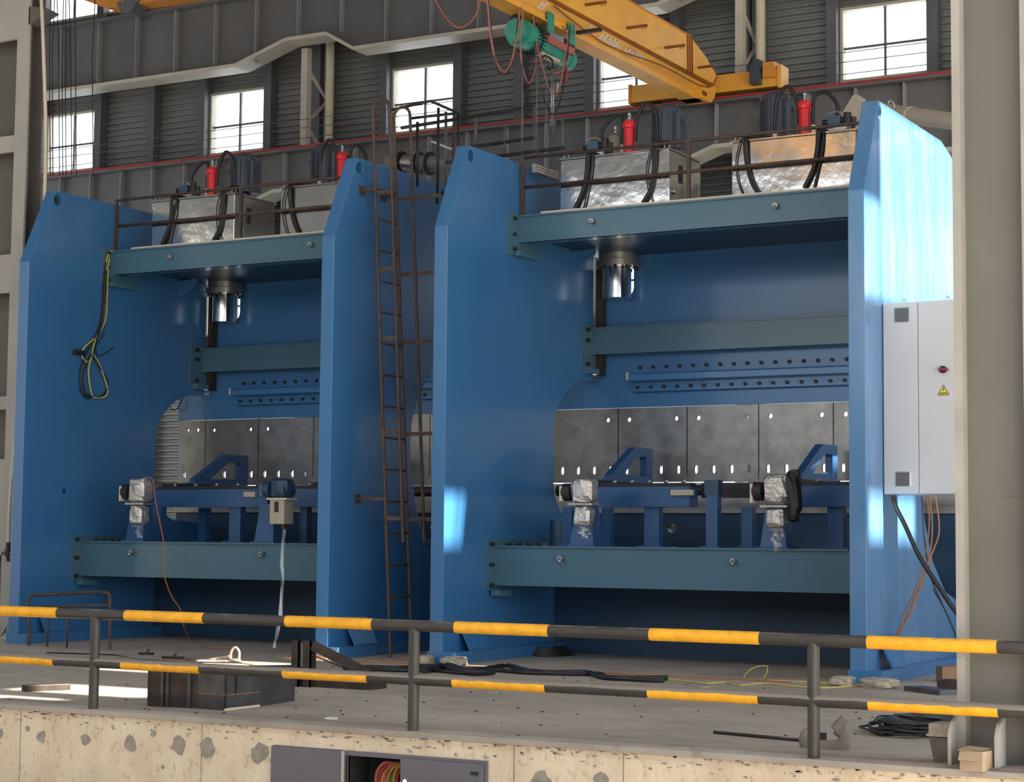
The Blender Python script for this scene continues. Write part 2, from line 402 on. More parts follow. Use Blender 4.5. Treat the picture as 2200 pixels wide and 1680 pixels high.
# runway girders
def runway(name, y0, ztop, zlow, zcol, cols, span, label, topm, flm, stiff):
    t = thing(name, (-40, y0, zlow), label, 'girder')
    pts = [(-33.4, zlow)]
    for c in cols:
        pts += [(c-1.46, zlow), (c-.26, zcol), (c+.68, zcol), (c+1.3, zlow)]
    pts += [(7.9, zlow)]
    MB().prism(pts+[(7.9, ztop), (-33.4, ztop)], y0+.22, y0+.26, 'Y').build('web', GREYC, t)
    m = MB()
    for a, b in zip(pts[:-1], pts[1:]): m.hexa([Vector((a[0], y0, a[1]-.07)), Vector((b[0], y0, b[1]-.07)), Vector((b[0], y0+.48, b[1]-.07)), Vector((a[0], y0+.48, a[1]-.07)), Vector((a[0], y0, a[1])), Vector((b[0], y0, b[1])), Vector((b[0], y0+.48, b[1])), Vector((a[0], y0+.48, a[1]))])
    m.build('bottom_flange', flm, t)
    MB().box((-33.4, y0, ztop), (7.9, y0+.48, ztop+.05)).build('top_flange', GREYC, t)
    if topm:
        MB().box((-33.4, y0-.02, ztop+.04), (7.9, y0+.02, ztop+.075)).build('conductor_bar', topm, t)
        MB().box((-33.4, y0+.2, ztop+.05), (7.9, y0+.28, ztop+.09)).build('crane_rail', GREYST, t)
    x = -33.0
    while x < 8:
        zl = zlow
        for c in cols:
            if c-1.0 < x < c+1.1: zl = zcol
        MB().box((x-.012, y0+.10, zl), (x+.012, y0+.22, ztop)).build('stiffener', STIFF, t)
        x += stiff
    return t
COLS = (-29.94, -20.94, -11.94, -2.94)
runway('crane_runway_girder', 28.25, 8.72, 7.60, 8.02, COLS, 9.15, 'dark grey runway girder with a thin red bar, below the upper windows', REDP, CREAM, .80)
zb = at(70, 199, 'Y', 28.6).z
runway('upper_runway_girder', 28.6, at(450, 0, 'Y', 28.6).z-.05, zb, zb+.36, COLS, 9.15, 'deep grey haunched girder with cream lower flange at top left', None, CREAM, 1.0)
# thin wires along the wall in front of the windows
for k, z in enumerate((9.10, 9.30, 9.46)):
    MB().cyl((-33.4, 28.9, z), (8, 28.9, z), .008, 5).build('guard_wire', GREYST, label='thin grey wire running along the windows, %s of three' % ('lowest', 'middle', 'highest')[k], cat='wire', group='wires above the runway girder')

# unseen roof and walls; their openings are added and shaped to steer the daylight
RZ = 15.2
RA, RB = -11.938+RZ-2.03, -11.938+RZ-1.32
dz = RZ
SUN_SLOTS = [(-6.635+dz-6.40, -6.635+dz-4.07, 20.06, 24.4), (-6.635+dz-5.25, -6.635+dz-4.07, 19.45, 20.02),
       (-6.635+dz-2.0, -6.635+dz-1.43, 19.6, 21.2), (-13.3+dz, -11.6+dz, 13.7, 14.5), (-13.0+dz, -12.0+dz, 12.9, 13.15), (-14.6+dz, -13.2+dz, 16.3, 18.4),
       (-28, -16, 1.0, 6.5), (-12, 6, 1.0, 6.5)]  # slots traced back from the sun patches; last two added for floor bounce
MB().prism([(-33.8, -16.3), (8.3, -16.3), (8.3, 31), (-33.8, 31)], RZ, RZ+.12, 'Z', [[(a, c), (b, c), (b, d), (a, d)] for a, b, c, d in SUN_SLOTS]+
    [[(RA, c0), (RB, c0-k_), (RB, c1-k_), (RA, c1)] for c0, c1, k_ in ((19.2, 19.80, .10), (19.83, 19.89, .11), (19.915, 19.99, .12))]).build('ceiling', ROOFM, kind='structure')  # slanted slits cut to shape the sun patch on the inner frame
MB().prism(rect(-33.8, 8.3, -1.6, RZ), -16.3, -16, 'Y', [rect(x, x+5.8, 6.5, 12.5) for x in (-32.5, -25.9, -19.3, -12.7, -6.1, .5)]).build('wall_rear', SHEET, kind='structure')  # windows added behind the camera as fill for front faces and tanks
MB().prism(rect(-16.3, 31, -1.6, RZ), -33.8, -33.5, 'X', [rect(19, 29, .5, 9)]).build('wall_left', SHEET, kind='structure')  # opening added out of view to brighten the lower back wall
MB().prism([(-16.3, -1.6), (-12, -1.6), (-12, 9.5), (26, 9.5), (26, -1.6), (31, -1.6), (31, RZ), (-16.3, RZ)], 8.0, 8.3, 'X').build('wall_right', SHEET, kind='structure')  # large opening added to bring sky light onto the presses from the right

# ================================================================ PRESS BRAKES
PROF_L = [(19.5,0),(19.5,5.33),(20.0,6.42),(22.2,6.42),(22.7,6.25),(23.45,5.9),(23.45,3.72),(23.12,3.70),(22.85,3.63),(22.62,3.5),(22.44,3.33),(22.34,3.15),(22.30,2.95),(22.30,2.24),(22.36,2.05),(22.52,1.86),(22.75,1.75),(23.5,1.72),(24.3,1.72),(24.3,0)]
PROF_R = [(19.5,0),(19.5,5.33),(20.0,6.42),(22.4,6.42),(23.45,6.1),(23.45,4.3),(22.9,4.27),(22.4,4.15),(21.9,3.84),(21.55,3.42),(21.4,3.1),(21.36,2.8),(21.4,2.3),(21.6,1.75),(21.9,1.29),(22.4,.92),(23.0,.78),(24.3,.78),(24.3,0)]
TH = .19
def bolt(parent, c, d, r=.022, l=.03, m=None, name='bolt'):
    c = Vector(c); d = Vector(d)
    return MB().cyl(c, c+d*l, r, 6).build(name, m or BLACKM, parent)
def press(x0, W, side, joint0):
    LE = {'L': .64, 'R': .95}[side]   # overhang of ram and table past the left frame
    R = x0+W
    t = thing('press_brake', (x0+W/2, 19.5, 0), {'L': 'blue press brake on the left, partly behind the ladder', 'R': 'blue press brake on the right, carrying the grey control cabinet'}[side], 'press brake', 'two press brakes on the platform')
    hole = circ((20.04, 6.29), .075, 20)
    for s_, xf, prof in ((0, x0, PROF_L), (1, R, PROF_R)):
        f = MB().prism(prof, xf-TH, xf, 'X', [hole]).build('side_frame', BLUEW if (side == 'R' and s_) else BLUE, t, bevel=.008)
        MB().box((xf-TH-.02, 19.485, 0), (xf+.17, 24.32, .14)).build('base_foot', BLUE, f)
        MB().hexa([Vector(p) for p in ((xf, 19.85, .46), (xf+.17, 19.85, .14), (xf+.17, 20.35, .14), (xf, 20.35, .46), (xf+.01, 19.85, .50), (xf+.19, 19.85, .16), (xf+.19, 20.35, .16), (xf+.01, 20.35, .50))]).build('gusset', BLUE, f)
        MB().cyl((xf-TH*.5-.01, 20.04, 6.29), (xf-TH*.5+.01, 20.04, 6.29), .076, 20).build('lifting_eye', DARK, f)
    # top beam with its deck
    b = MB().box((x0, 21.25, 5.36), (R-TH, 21.29, 5.70)).box((x0, 21.22, 5.36), (R-TH, 21.45, 5.385)).box((x0, 21.22, 5.695), (R-TH, 21.45, 5.72)).build('top_beam', TEAL, t)
    for xe in (x0, R-TH-.03):
        MB().box((xe, 20.97, 5.18), (xe+.03, 21.75, 5.74)).build('end_plate', TEAL, b)
    for z in (5.26, 5.45, 5.66): bolt(b, (x0+.03, 21.10, z), (1,0,0), .026, .035)
    MB().box((x0+.05, 21.10, 5.17), (x0+.13, 21.5, 5.23)).build('support_ledge', TEAL, b)
    for dx in (.55, 3.05):
        MB().cyl((x0+dx+.55, 21.24, 5.56), (x0+dx+.55, 21.19, 5.56), .035, 10).cyl((x0+dx+.55, 21.2, 5.56), (x0+dx+.55, 21.16, 5.53), .02, 8).build('fitting', STEEL, b)
    d = MB().box((x0, 21.29, 5.48), (R-TH, 23.75, 5.69)).build('deck', TABLE, t)
    MB().box((x0+.35, 21.23, 5.72), (R-TH-.02, 21.29, 5.745)).build('toe_strip', CREAMP, d)
    # middle beam
    b = MB().box((x0, 23.35, 4.08), (R-TH, 23.39, 4.455)).box((x0, 23.33, 4.08), (R-TH, 23.55, 4.10)).box((x0, 23.33, 4.44), (R-TH, 23.55, 4.46)).build('middle_beam', TEAL, t)
    MB().box((x0, 23.05, 3.88), (x0+.03, 23.58, 4.49)).build('end_plate', TEAL, b)
    for z in (3.94, 4.27, 4.42): bolt(b, (x0+.03, 23.20, z), (1,0,0), .03, .04)
    MB().box((x0+.0, 23.12, 3.80), (x0+.12, 23.4, 3.88)).build('support_ledge', TEAL, b)
    # bottom beam
    b = MB().box((x0, 20.70, .92), (R-TH, 20.74, 1.40)).box((x0, 20.68, .92), (R-TH, 22.2, .945)).box((x0, 20.66, 1.40), (R-TH, 22.25, 1.42)).build('bottom_beam', TEAL, t)
    for xe in (x0, R-TH-.03):
        MB().box((xe, 20.48, .86), (xe+.03, 22.3, 1.50)).build('end_plate', TEAL, b)
    for z in (.92, 1.18, 1.44): bolt(b, (x0+.03, 20.58, z), (1,0,0), .03, .045)
    for k in range(4): bolt(b, (x0+.12+.14*k, 20.9, 1.42), (0,0,1), .03, .04)
    MB().box((x0+.03, 20.6, .79), (x0+.16, 20.9, .86)).build('support_ledge', TEAL, b)
    for dx in (.98, 3.28):
        MB().cyl((x0+dx, 20.69, 1.27), (x0+dx, 20.63, 1.27), .035, 10).cyl((x0+dx, 20.64, 1.27), (x0+dx+.02, 20.60, 1.22), .02, 8).build('fitting', STEEL, b)
    # ram
    def arc(cx, cz, r, a0, a1, n=6): return [(cx+r*math.cos(math.radians(a0+(a1-a0)*k/n)), cz+r*math.sin(math.radians(a0+(a1-a0)*k/n))) for k in range(n+1)]
    op = [(x0-.02, 4.89)]+arc(x0+.40, 5.04, .15, -90, 0)+[(x0+.55, 5.6), (R-TH-.55, 5.6)]+arc(R-TH-.40, 5.04, .15, 180, 270)+[(R+.02, 4.89), (R+.02, 3.745), (R+.45, 3.745), (R+.45, 3.345), (x0-LE, 3.345), (x0-LE, 3.745), (x0-.02, 3.745)]
    ram = MB().prism(op, 23.6, 23.72, 'Y').build('ram', BLUE, t)
    for xc in (x0+.39, R-TH-.39):
        c = MB().lathe((xc, 23.42, 4.86), [(.19,0),(.19,.42),(.205,.425),(.205,.47),(.19,.475),(.19,.50)], 28).build('cylinder', CHROME, t)
        MB().lathe((xc, 23.42, 5.30), [(.30,0),(.30,.09),(.27,.10),(.27,.18)], 28).build('cylinder_flange', STEEL, c)
        for k in range(10):
            a = k*.628; bolt(c, (xc+.26*math.cos(a), 23.42+.26*math.sin(a), 5.30), (0,0,-1), .022, .04)
    for xc in (x0+.03,): MB().box((xc, 23.46, 3.80), (xc+.10, 23.58, 5.30)).build('ram_guide', RAWBR, t)
    g = MB().prism([(x0, 5.45), (x0+.36, 5.48), (x0+.36, 5.40), (x0+.10, 5.22), (x0, 5.22)], 22.75, 22.80, 'Y').build('cylinder_bracket', BLUE, t)
    # clamp bar with two bolt rows
    cl = MB().prism([(23.6,3.80),(23.38,3.80),(23.36,3.78),(23.36,3.70),(23.52,3.68),(23.52,3.56),(23.6,3.54)], x0+.58, R-TH-.5, 'X').build('clamp_bar', BLUE, t)
    MB().box((x0+.56, 23.35, 3.71), (x0+.585, 23.45, 3.81)).build('end_cap', CREAMP, cl)
    x = x0+.66
    while x < R-TH-.55:
        bolt(cl, (x, 23.6, 3.90), (0,-1,0), .026, .035); bolt(cl, (x+.0, 23.52, 3.615), (0,-1,0), .026, .03); x += .20
    # hanging tool plates with holes and slots
    xs = [x0-LE]; j = x0+joint0
    while j < R-.25:
        if j > x0-.5: xs.append(j)
        j += 1.05
    xs.append(R-.1)
    MB().box((R-.09, 23.62, 2.30), (R+.45, 23.70, 3.342)).build('shade_panel', TABLE, t)  # dark panel added so the gap past the tool plates looks shaded
    for i, (a, b_) in enumerate(zip(xs[:-1], xs[1:])):
        hs = []
        if b_-a > .9: hs += [circ((a+.165, 3.18), .032, 12), circ((b_-.165, 3.18), .032, 12)]
        elif b_-a > .45: hs += [circ((a+.18, 3.19), .032, 12), circ((a+.38, 3.19), .032, 12)]
        n = max(1, round((b_-a)/.257)); st = (b_-a)/n
        hs += [slot((a+st*(k+.5), 2.475), .052, .115) for k in range(n)]
        MB().prism(rect(a+.007, b_-.007, 2.305, 3.342), 23.62, 23.66, 'Y', hs).build('tool_plate', TOOLST, t)
        if i: MB().box((a-.012, 23.655, 2.42), (a+.012, 23.668, 3.342)).build('joint_strip', DARK, t)
    MB().box((x0-LE, 23.55, 1.88), (R-.1, 23.80, 2.29)).build('die_rail', STEEL, t)
    tb = MB().prism(rect(x0-LE, R+.45, 0, 1.88), 23.6, 23.72, 'Y', [circ((x0+1.14, 1.68), .07, 16), circ((x0+4.2, 1.68), .07, 16)]).build('table', TABLE, t)
    MB().box((x0, 22.35, 0), (R-TH, 22.40, .92)).build('lower_panel', TABLE, t)
    MB().cyl((x0+.05, 21.95, 1.42), (x0+.05, 21.95, 1.46), .14, 20).cyl((x0+.25, 21.95, 1.42), (x0+.25, 21.95, 1.75), .10, 20).build('bearing_block', TABLE, t)
    return t
LX, LWD = -18.826, 5.203
RX, RWD = -11.938, 5.303
pL = press(LX, LWD, 'L', -.10); pR = press(RX, RWD, 'R', .31)
MB().box((LX-.002, 20.30, 2.10), (LX+.004, 20.36, 2.16)).build('square_hole', DARK, pL)

# ---------------------------------------------------------------- back gauges
GP = {'R': dict(beams=((1.17, 2.43), (3.62, 4.95)), posts=((.76, 21.3, .14), (1.01, 21.9, .12), (1.89, 21.42, .2), (2.82, 21.15, .15), (3.13, 21.5, .14), (4.29, 21.42, .2), (4.6, 21.5, .1)), ped=(1.23, 3.75), box=2.82, plate=(2.2, 2.5)),
      'L': dict(beams=((.86, 2.86), (3.3, 4.95)), posts=((.93, 21.3, .2), (1.30, 21.9, .14), (2.27, 21.42, .2), (2.97, 21.15, .14), (3.40, 21.5, .12), (3.8, 21.5, .1)), ped=(.97, 3.25), box=2.97, plate=(2.5, 2.7))}
def gauge(x0, side):
    s_ = {'L': 'left', 'R': 'right'}[side]; G = GP[side]
    t = thing('back_gauge', (x0+2.4, 21.2, 1.42), 'dark blue back gauge frame on posts inside the %s press' % s_, 'back gauge', 'back gauges on the bottom beams')
    for a_, b_ in G['beams']:
        b = MB().box((x0+a_, 21.30, 1.92), (x0+b_, 21.56, 2.17)).build('cross_beam', DBLUE, t)
        MB().box((x0+a_, 21.36, 2.17), (x0+b_, 21.50, 2.22)).build('linear_rail', BLACKM, b)
        for k in range(5):
            xx = x0+a_+(b_-a_)*(.12+.19*k); MB().cyl((xx, 21.42, 2.22), (xx+.05, 21.42, 2.25), .02, 8).build('rail_clip', STEEL, b)
    MB().box((x0+G['beams'][0][1], 21.66, 2.04), (x0+G['beams'][1][0], 21.82, 2.22)).build('screw_housing', BLACKM, t)
    MB().box((x0+G['plate'][0], 21.25, 2.06), (x0+G['plate'][1], 21.30, 2.13)).build('bearing_plate', DUCTB, t)
    MB().box((x0+G['box']-.09, 21.08, 2.06), (x0+G['box']+.09, 21.22, 2.24)).build('sensor_box', TABLE, t)
    MB().cyl((x0-.1, 22.6, 2.16), (x0+5.0, 22.6, 2.16), .07, 14).build('drive_shaft', RAWBR, t)
    for dx, y, wd in G['posts']:
        p = MB().box((x0+dx-wd/2, y-.06, 1.44), (x0+dx+wd/2, y+.06, 1.92 if dx != G['box'] else 2.06)).build('post', DBLUE, t)
        MB().box((x0+dx-wd*.85, y-.12, 1.42), (x0+dx+wd*.85, y+.12, 1.44)).build('foot_plate', DBLUE, p)
    for dx in G['ped']:
        p = MB().hexa([Vector(q) for q in ((x0+dx-.16,20.74,1.44),(x0+dx+.16,20.74,1.44),(x0+dx+.16,21.0,1.44),(x0+dx-.16,21.0,1.44),(x0+dx-.11,20.80,1.95),(x0+dx+.11,20.80,1.95),(x0+dx+.11,20.98,1.95),(x0+dx-.11,20.98,1.95))]).build('pedestal', DBLUE, t)
        MB().box((x0+dx-.20, 20.70, 1.42), (x0+dx+.20, 21.04, 1.44)).build('foot_plate', DBLUE, p)
    for dx in (.93, 3.57):
        tri = [(22.05,2.26),(22.05,2.35),(22.78,2.745),(23.33,2.75),(23.33,2.28)]
        hole = [(22.42,2.36),(22.84,2.62),(23.12,2.63),(23.14,2.60),(23.14,2.40),(23.10,2.37)]
        a = MB().prism(tri, x0+dx-.05, x0+dx+.05, 'X', [hole]).build('gauge_arm', DBLUE, t)
        MB().box((x0+dx-.12, 21.5, 2.20), (x0+dx+.12, 23.3, 2.27)).build('arm_slide', BLACKM, a)
        MB().box((x0+dx-.14, 22.0, 2.20), (x0+dx-.06, 22.1, 2.30)).build('stop_finger', BLUE, a)
    return t
gauge(LX, 'L'); gauge(RX, 'R')

def blob(m, c, rad, seed, n=12, k=9, squash=.16):
    """crumpled wrapping around a body"""
    rs = random.Random(seed); c = Vector(c); vs_ = []; fs = []
    for j in range(k+1):
        th = math.pi*j/k
        for i in range(n):
            ph = 2*math.pi*i/n; f = 1+rs.uniform(-squash, squash)
            sx = math.copysign(abs(math.sin(th))**.45, math.sin(th)); cz = math.copysign(abs(math.cos(th))**.45, math.cos(th))
            cx_ = math.copysign(abs(math.cos(ph))**.6, math.cos(ph)); cy_ = math.copysign(abs(math.sin(ph))**.6, math.sin(ph))
            vs_.append(c+Vector((rad[0]*sx*cx_*f, rad[1]*sx*cy_*f, rad[2]*cz*(1+rs.uniform(-.04, .04)))))
    for j in range(k):
        for i in range(n): fs.append((j*n+i, j*n+(i+1) % n, (j+1)*n+(i+1) % n, (j+1)*n+i))
    return m.add(vs_, fs, False)
def gear_motor(cx, y, ztop, h, label, wrapped, tail, seed):
    z0 = ztop-h
    t = thing('gear_motor', (cx, y, z0), label, 'motor', 'gear motors of the back gauges')
    hb = h*.40
    g = blob(MB(), (cx, y, ztop-hb/2), (.155, .13, hb/2+.01), seed, squash=.10).build('gearbox', PLASTIC if wrapped else TABLE, t)
    MB().box((cx-.17, y-.12, ztop-hb-.035), (cx+.16, y+.12, ztop-hb-.01)).build('flange', CREAMP if not wrapped else STEEL, t)
    zt = ztop-hb-.035; zb = z0+tail
    if wrapped: blob(MB(), (cx-.01, y, (zt+zb)/2), (.12, .11, (zt-zb)/2), seed+1, squash=.10).build('motor_body', PLASTIC, t)
    else:
        b = MB().box((cx-.13, y-.11, zb), (cx+.11, y+.11, zt)).box((cx-.17, y-.06, zb+.12), (cx-.12, y+.06, zt-.03)).build('motor_body', DUCTB, t, bevel=.015)
        MB().box((cx-.05, y-.113, zb+.16), (cx+.02, y-.109, zb+.30)).build('name_plate', BLACKM, b)
        MB().cyl((cx+.03, y, zb), (cx+.03, y, zb-.06), .04, 12).build('cable_gland', RAWBR, b)
    MB().cyl((cx-.17, y, ztop-hb*.55), (cx-.28, y, ztop-hb*.55), .11, 16).build('drive_pulley', BLACKM if wrapped else TABLE, t)
    MB().box((cx-.30, y-.10, ztop-hb*.95), (cx-.27, y+.10, ztop-hb*.3)).build('guard_bracket', CREAMP if wrapped else BLUE, t)
    if wrapped and tail > .05:
        m = MB(); rs = random.Random(seed); n = 10; rows = 7; vs_ = []
        for j in range(rows):
            z = zb-(zb-z0+.02)*j/(rows-1); r = .10*(1-.55*j/(rows-1))
            for i in range(n):
                a = 2*math.pi*i/n; f = 1+rs.uniform(-.35, .35)
                vs_.append((cx+.02*j/rows+r*f*math.cos(a), y-.02+r*.6*f*math.sin(a), z))
        m.add(vs_, [(j*n+i, j*n+(i+1) % n, (j+1)*n+(i+1) % n, (j+1)*n+i) for j in range(rows-1) for i in range(n)])
        m.build('loose_wrap', FILM, t)
    return t
p = at(1255, 1030, 'Y', 20.50); gear_motor(p.x, 20.52, p.z, .70, 'foil-wrapped gear motor beside the inner wall of the right press', True, .12, 3)
p = at(1672, 1020, 'Y', 20.50); gear_motor(p.x-.02, 20.52, p.z, .86, 'foil-wrapped gear motor in the middle of the right press, black bag behind', True, .24, 9)
blob(MB(), (p.x+.155, 20.60, p.z-.24), (.075, .09, .30), 21, squash=.2).build('plastic_bag', BLACKR, label='black plastic bag bunched behind a wrapped gear motor', cat='bag')
p = at(300, 1030, 'Y', 20.50); gear_motor(p.x, 20.52, p.z, .80, 'film-wrapped gear motor next to the orange cable in the left press', True, .16, 15)
p = at(603, 1030, 'Y', 20.50); gear_motor(p.x+.02, 20.52, p.z, .60, 'bare beige gear motor in the left press without wrapping', False, .0, 22)

# ---------------------------------------------------------------- hydraulic units on the decks
def hose(parent, pts, r=.028, m=None, name='hose'): return MB().tube(pts, r, 8, 4).build(name, m or BLACKR, parent)
def hyd(xa, xb, mirror, label, breather):
    y0, y1, z0, z1 = 21.35, 22.32, 5.745, 6.42
    t = thing('hydraulic_unit', ((xa+xb)/2, (y0+y1)/2, z0), label, 'hydraulic unit', 'hydraulic tanks on the press decks')
    X = (lambda f: xb-(xb-xa)*f) if mirror else (lambda f: xa+(xb-xa)*f)
    tk = MB().box((xa, y0, z0), (xb, y1, z1)).build('tank', ZINC, t, bevel=.012)
    MB().box((xa-.01, y0-.012, z1), (xb+.01, y1+.012, z1+.02)).build('lid', ZINC, tk)
    MB().box((xb, y0+.30, z0+.30), (xb+.02, y0+.36, z0+.52)).build('level_gauge', BLACKM, tk)
    MB().cyl((xb, y0+.14, z0+.16), (xb+.03, y0+.14, z0+.16), .04, 10).build('drain_plug', STEEL, tk)
    MB().cyl((xb, y0+.82, z0+.05), (xb+.05, y0+.82, z0+.05), .03, 10).build('drain_plug', STEEL, tk)
    for xx in (xa+.06, xb-.06):
        MB().tube([(xx-.03, y0+.05, z1+.02), (xx-.035, y0+.05, z1+.06), (xx, y0+.05, z1+.09), (xx+.035, y0+.05, z1+.06), (xx+.03, y0+.05, z1+.02)], .009, 6).build('lifting_eye', STEEL, tk)
    zt = z1+.02; ym = y0+.42
    # motor
    xm = X(.79); mo = MB().lathe((xm, ym+.2, zt), [(.10,0),(.10,.10),(.185,.12),(.185,.62),(.165,.66),(.10,.70)], 24).build('motor', MOTOR, t)
    m = MB()
    for k in range(20):
        a = k*.314; m.bar((xm+.19*math.cos(a), ym+.2+.19*math.sin(a), zt+.14), (xm+.19*math.cos(a), ym+.2+.19*math.sin(a), zt+.60), .012, .03, (math.cos(a), math.sin(a), 0))
    m.build('cooling_fins', MOTOR, mo)
    MB().box((xm+.15, ym+.10, zt+.10), (xm+.24, ym+.30, zt+.58)).build('terminal_box', MOTOR, mo, bevel=.01)
    for sx in (-1, 1):
        MB().prism([(xm+sx*.18, zt+.40), (xm+sx*.27, zt+.43), (xm+sx*.27, zt+.48), (xm+sx*.18, zt+.52)], ym+.16, ym+.19, 'Y').build('lifting_lug', MOTOR, mo)
    # red filter
    xf = X(.505); fi = MB().lathe((xf, ym, zt), [(.065,0),(.065,.05),(.072,.06),(.072,.40),(.088,.405),(.088,.47),(.07,.50),(.02,.52)], 22).build('oil_filter', RED, t)
    MB().lathe((xf, ym, zt+.52), [(.014,0),(.014,.05),(.022,.055),(.022,.085),(.01,.09)], 10).build('bleed_valve', STEEL, fi)
    MB().box((xf-.10, ym-.09, zt), (xf+.09, ym+.09, zt+.07)).build('filter_base', RED, fi)
    MB().cyl((xf-.01, ym-.09, zt+.04), (xf-.01, ym-.105, zt+.04), .035, 14).build('filter_port', STEEL, fi)
    # valve block
    xv = X(.22); vb = MB().box((xv-.14, ym-.10, zt), (xv+.12, ym+.16, zt+.10)).box((xv-.06, ym-.05, zt+.10), (xv+.10, ym+.10, zt+.16)).build('valve_block', STEEL, t)
    MB().box((xv-.14, ym-.06, zt+.17), (xv+.02, ym+.06, zt+.27)).build('solenoid_valve', mat('valve_blue', (.03, .08, .14), .4), vb)
    MB().cyl((xv-.22, ym, zt+.21), (xv-.13, ym, zt+.21), .035, 12).build('solenoid', BLACKM, vb)
    MB().cyl((xv+.02, ym, zt+.21), (xv+.16, ym, zt+.21), .045, 12).build('solenoid', BLACKM, vb)
    MB().cyl((xv+.10, ym-.02, zt+.16), (xv+.10, ym-.02, zt+.30), .05, 12).cyl((xv+.17, ym, zt+.1), (xv+.17, ym, zt+.24), .04, 12).build('relief_valve', BLACKM, vb)
    MB().tube([(xv-.15, ym-.05, zt+.30), (xv-.05, ym-.05, zt+.32), (xv+.03, ym-.05, zt+.30), (xv+.06, ym-.05, zt+.26)], .010, 6).build('control_wire', STEEL, vb)
    for k in range(5):
        a = random.uniform(-.15, .12); MB().tube([(xv+a, ym-.14, zt+.01), (xv+a+.03, ym-.15, zt+.06), (xv+a+.09, ym-.14, zt+.05), (xv+a+.11, ym-.12, zt+.01)], .012, 6).build('fitting', STEEL, vb)
    if breather:
        br = MB().lathe((X(.335), ym+.14, zt), [(.16,0),(.16,.03),(.14,.04),(.14,.26),(.12,.34),(.06,.39),(.01,.40)], 24).build('accumulator', mat('accumulator_grey', (.16, .155, .14), .5), t)
        MB().lathe((X(.335), ym+.14, zt+.40), [(.018,0),(.018,.03),(.03,.04),(.03,.08),(.01,.09)], 10).build('charging_valve', STEEL, br)
    # hoses
    s_ = -1 if mirror else 1
    y = ym+.02
    hose(t, [(xv+.05*s_, y, zt+.25), (xv+.04*s_, y, zt+.42), (xv+.20*s_, y+.03, zt+.60), (xf-.12*s_, y+.03, zt+.56), (xf-.10*s_, y, zt+.30), (xf-.11*s_, y, zt+.18)], .026)
    MB().cyl((xf-.11*s_, y, zt+.02), (xf-.11*s_, y, zt+.20), .028, 12).build('hose_fitting', CREAMP, t)
    hose(t, [(xf+.08*s_, y, zt+.22), (xf+.10*s_, y, zt+.50), (xf+.22*s_, y, zt+.72), (xf+.36*s_, y, zt+.60), (xf+.40*s_, y, zt+.30), (xf+.40*s_, y, zt+.10)], .026)
    MB().cyl((xf+.40*s_, y, zt), (xf+.40*s_, y, zt+.14), .03, 12).build('hose_fitting', CREAMP, t)
    yf = y0-.03
    h1, h2 = X(.28), X(.88)
    hose(t, [(h1, ym, zt+.03), (h1, yf, zt+.03), (h1-.03, yf, z0+.50), (h1-.08, yf, z0+.25), (h1-.20, yf, z0+.02)], .030)
    hose(t, [(xm, ym-.1, zt+.06), (h2+.06, ym-.2, zt+.12), (h2, yf, zt+.02), (h2-.01, yf, z0+.45), (h2-.06, yf, z0+.18), (h2-.17, yf, z0+.01)] if not mirror else
            [(xm, ym-.1, zt+.06), (h2-.06, ym-.2, zt+.08), (h2, yf, zt+.02), (h2+.02, yf, z0+.42), (h2+.08, yf, z0+.18), (h2+.17, yf, z0+.01)], .030)
    hose(t, [(h1+.05, yf, zt+.01), (h1+.03, yf, z0+.45), (h1-.03, yf, z0+.2), (h1-.08, yf, z0+.0)], .012)
    hose(t, [(h2-.06, yf, zt+.0), (h2-.12, yf, z0+.45), (h2-.10, yf, z0+.2), (h2-.03, yf, z0+.0)], .009)
    return t
hyd(RX+.57, RX+2.13, False, 'shiny hydraulic tank on the right press, left unit with a domed grey accumulator', True)
hyd(RX+2.97, RX+4.58, True, 'shiny hydraulic tank on the right press, next to the lit end frame', False)
hyd(LX+.63, LX+2.16, False, 'shiny hydraulic tank on the left press, left unit with its end face fully visible', False)
hyd(LX+2.97, LX+4.5, True, 'shiny hydraulic tank on the left press, half hidden by the frame with the ladder', False)

# deck handrails
def handrail(x0, W, posts, label):
    t = thing('deck_handrail', (x0+W/2, 21.25, 5.72), label, 'handrail', 'handrails on the press decks')
    y = 21.26
    for z in (6.48, 6.09): MB().tube([(x0+.07, y, z), (x0+W-TH, y, z)], .022, 8, 0).build('rail', RUST, t)
    for p in posts: MB().box((x0+p-.022, y-.022, 5.72), (x0+p+.022, y+.022, 6.49)).build('post', RUST, t)
    return t
handrail(RX, RWD, (.07, 2.43), 'rusty two-bar handrail along the deck of the right press')
handrail(LX, LWD, (.03, 2.34), 'rusty two-bar handrail along the deck of the left press')

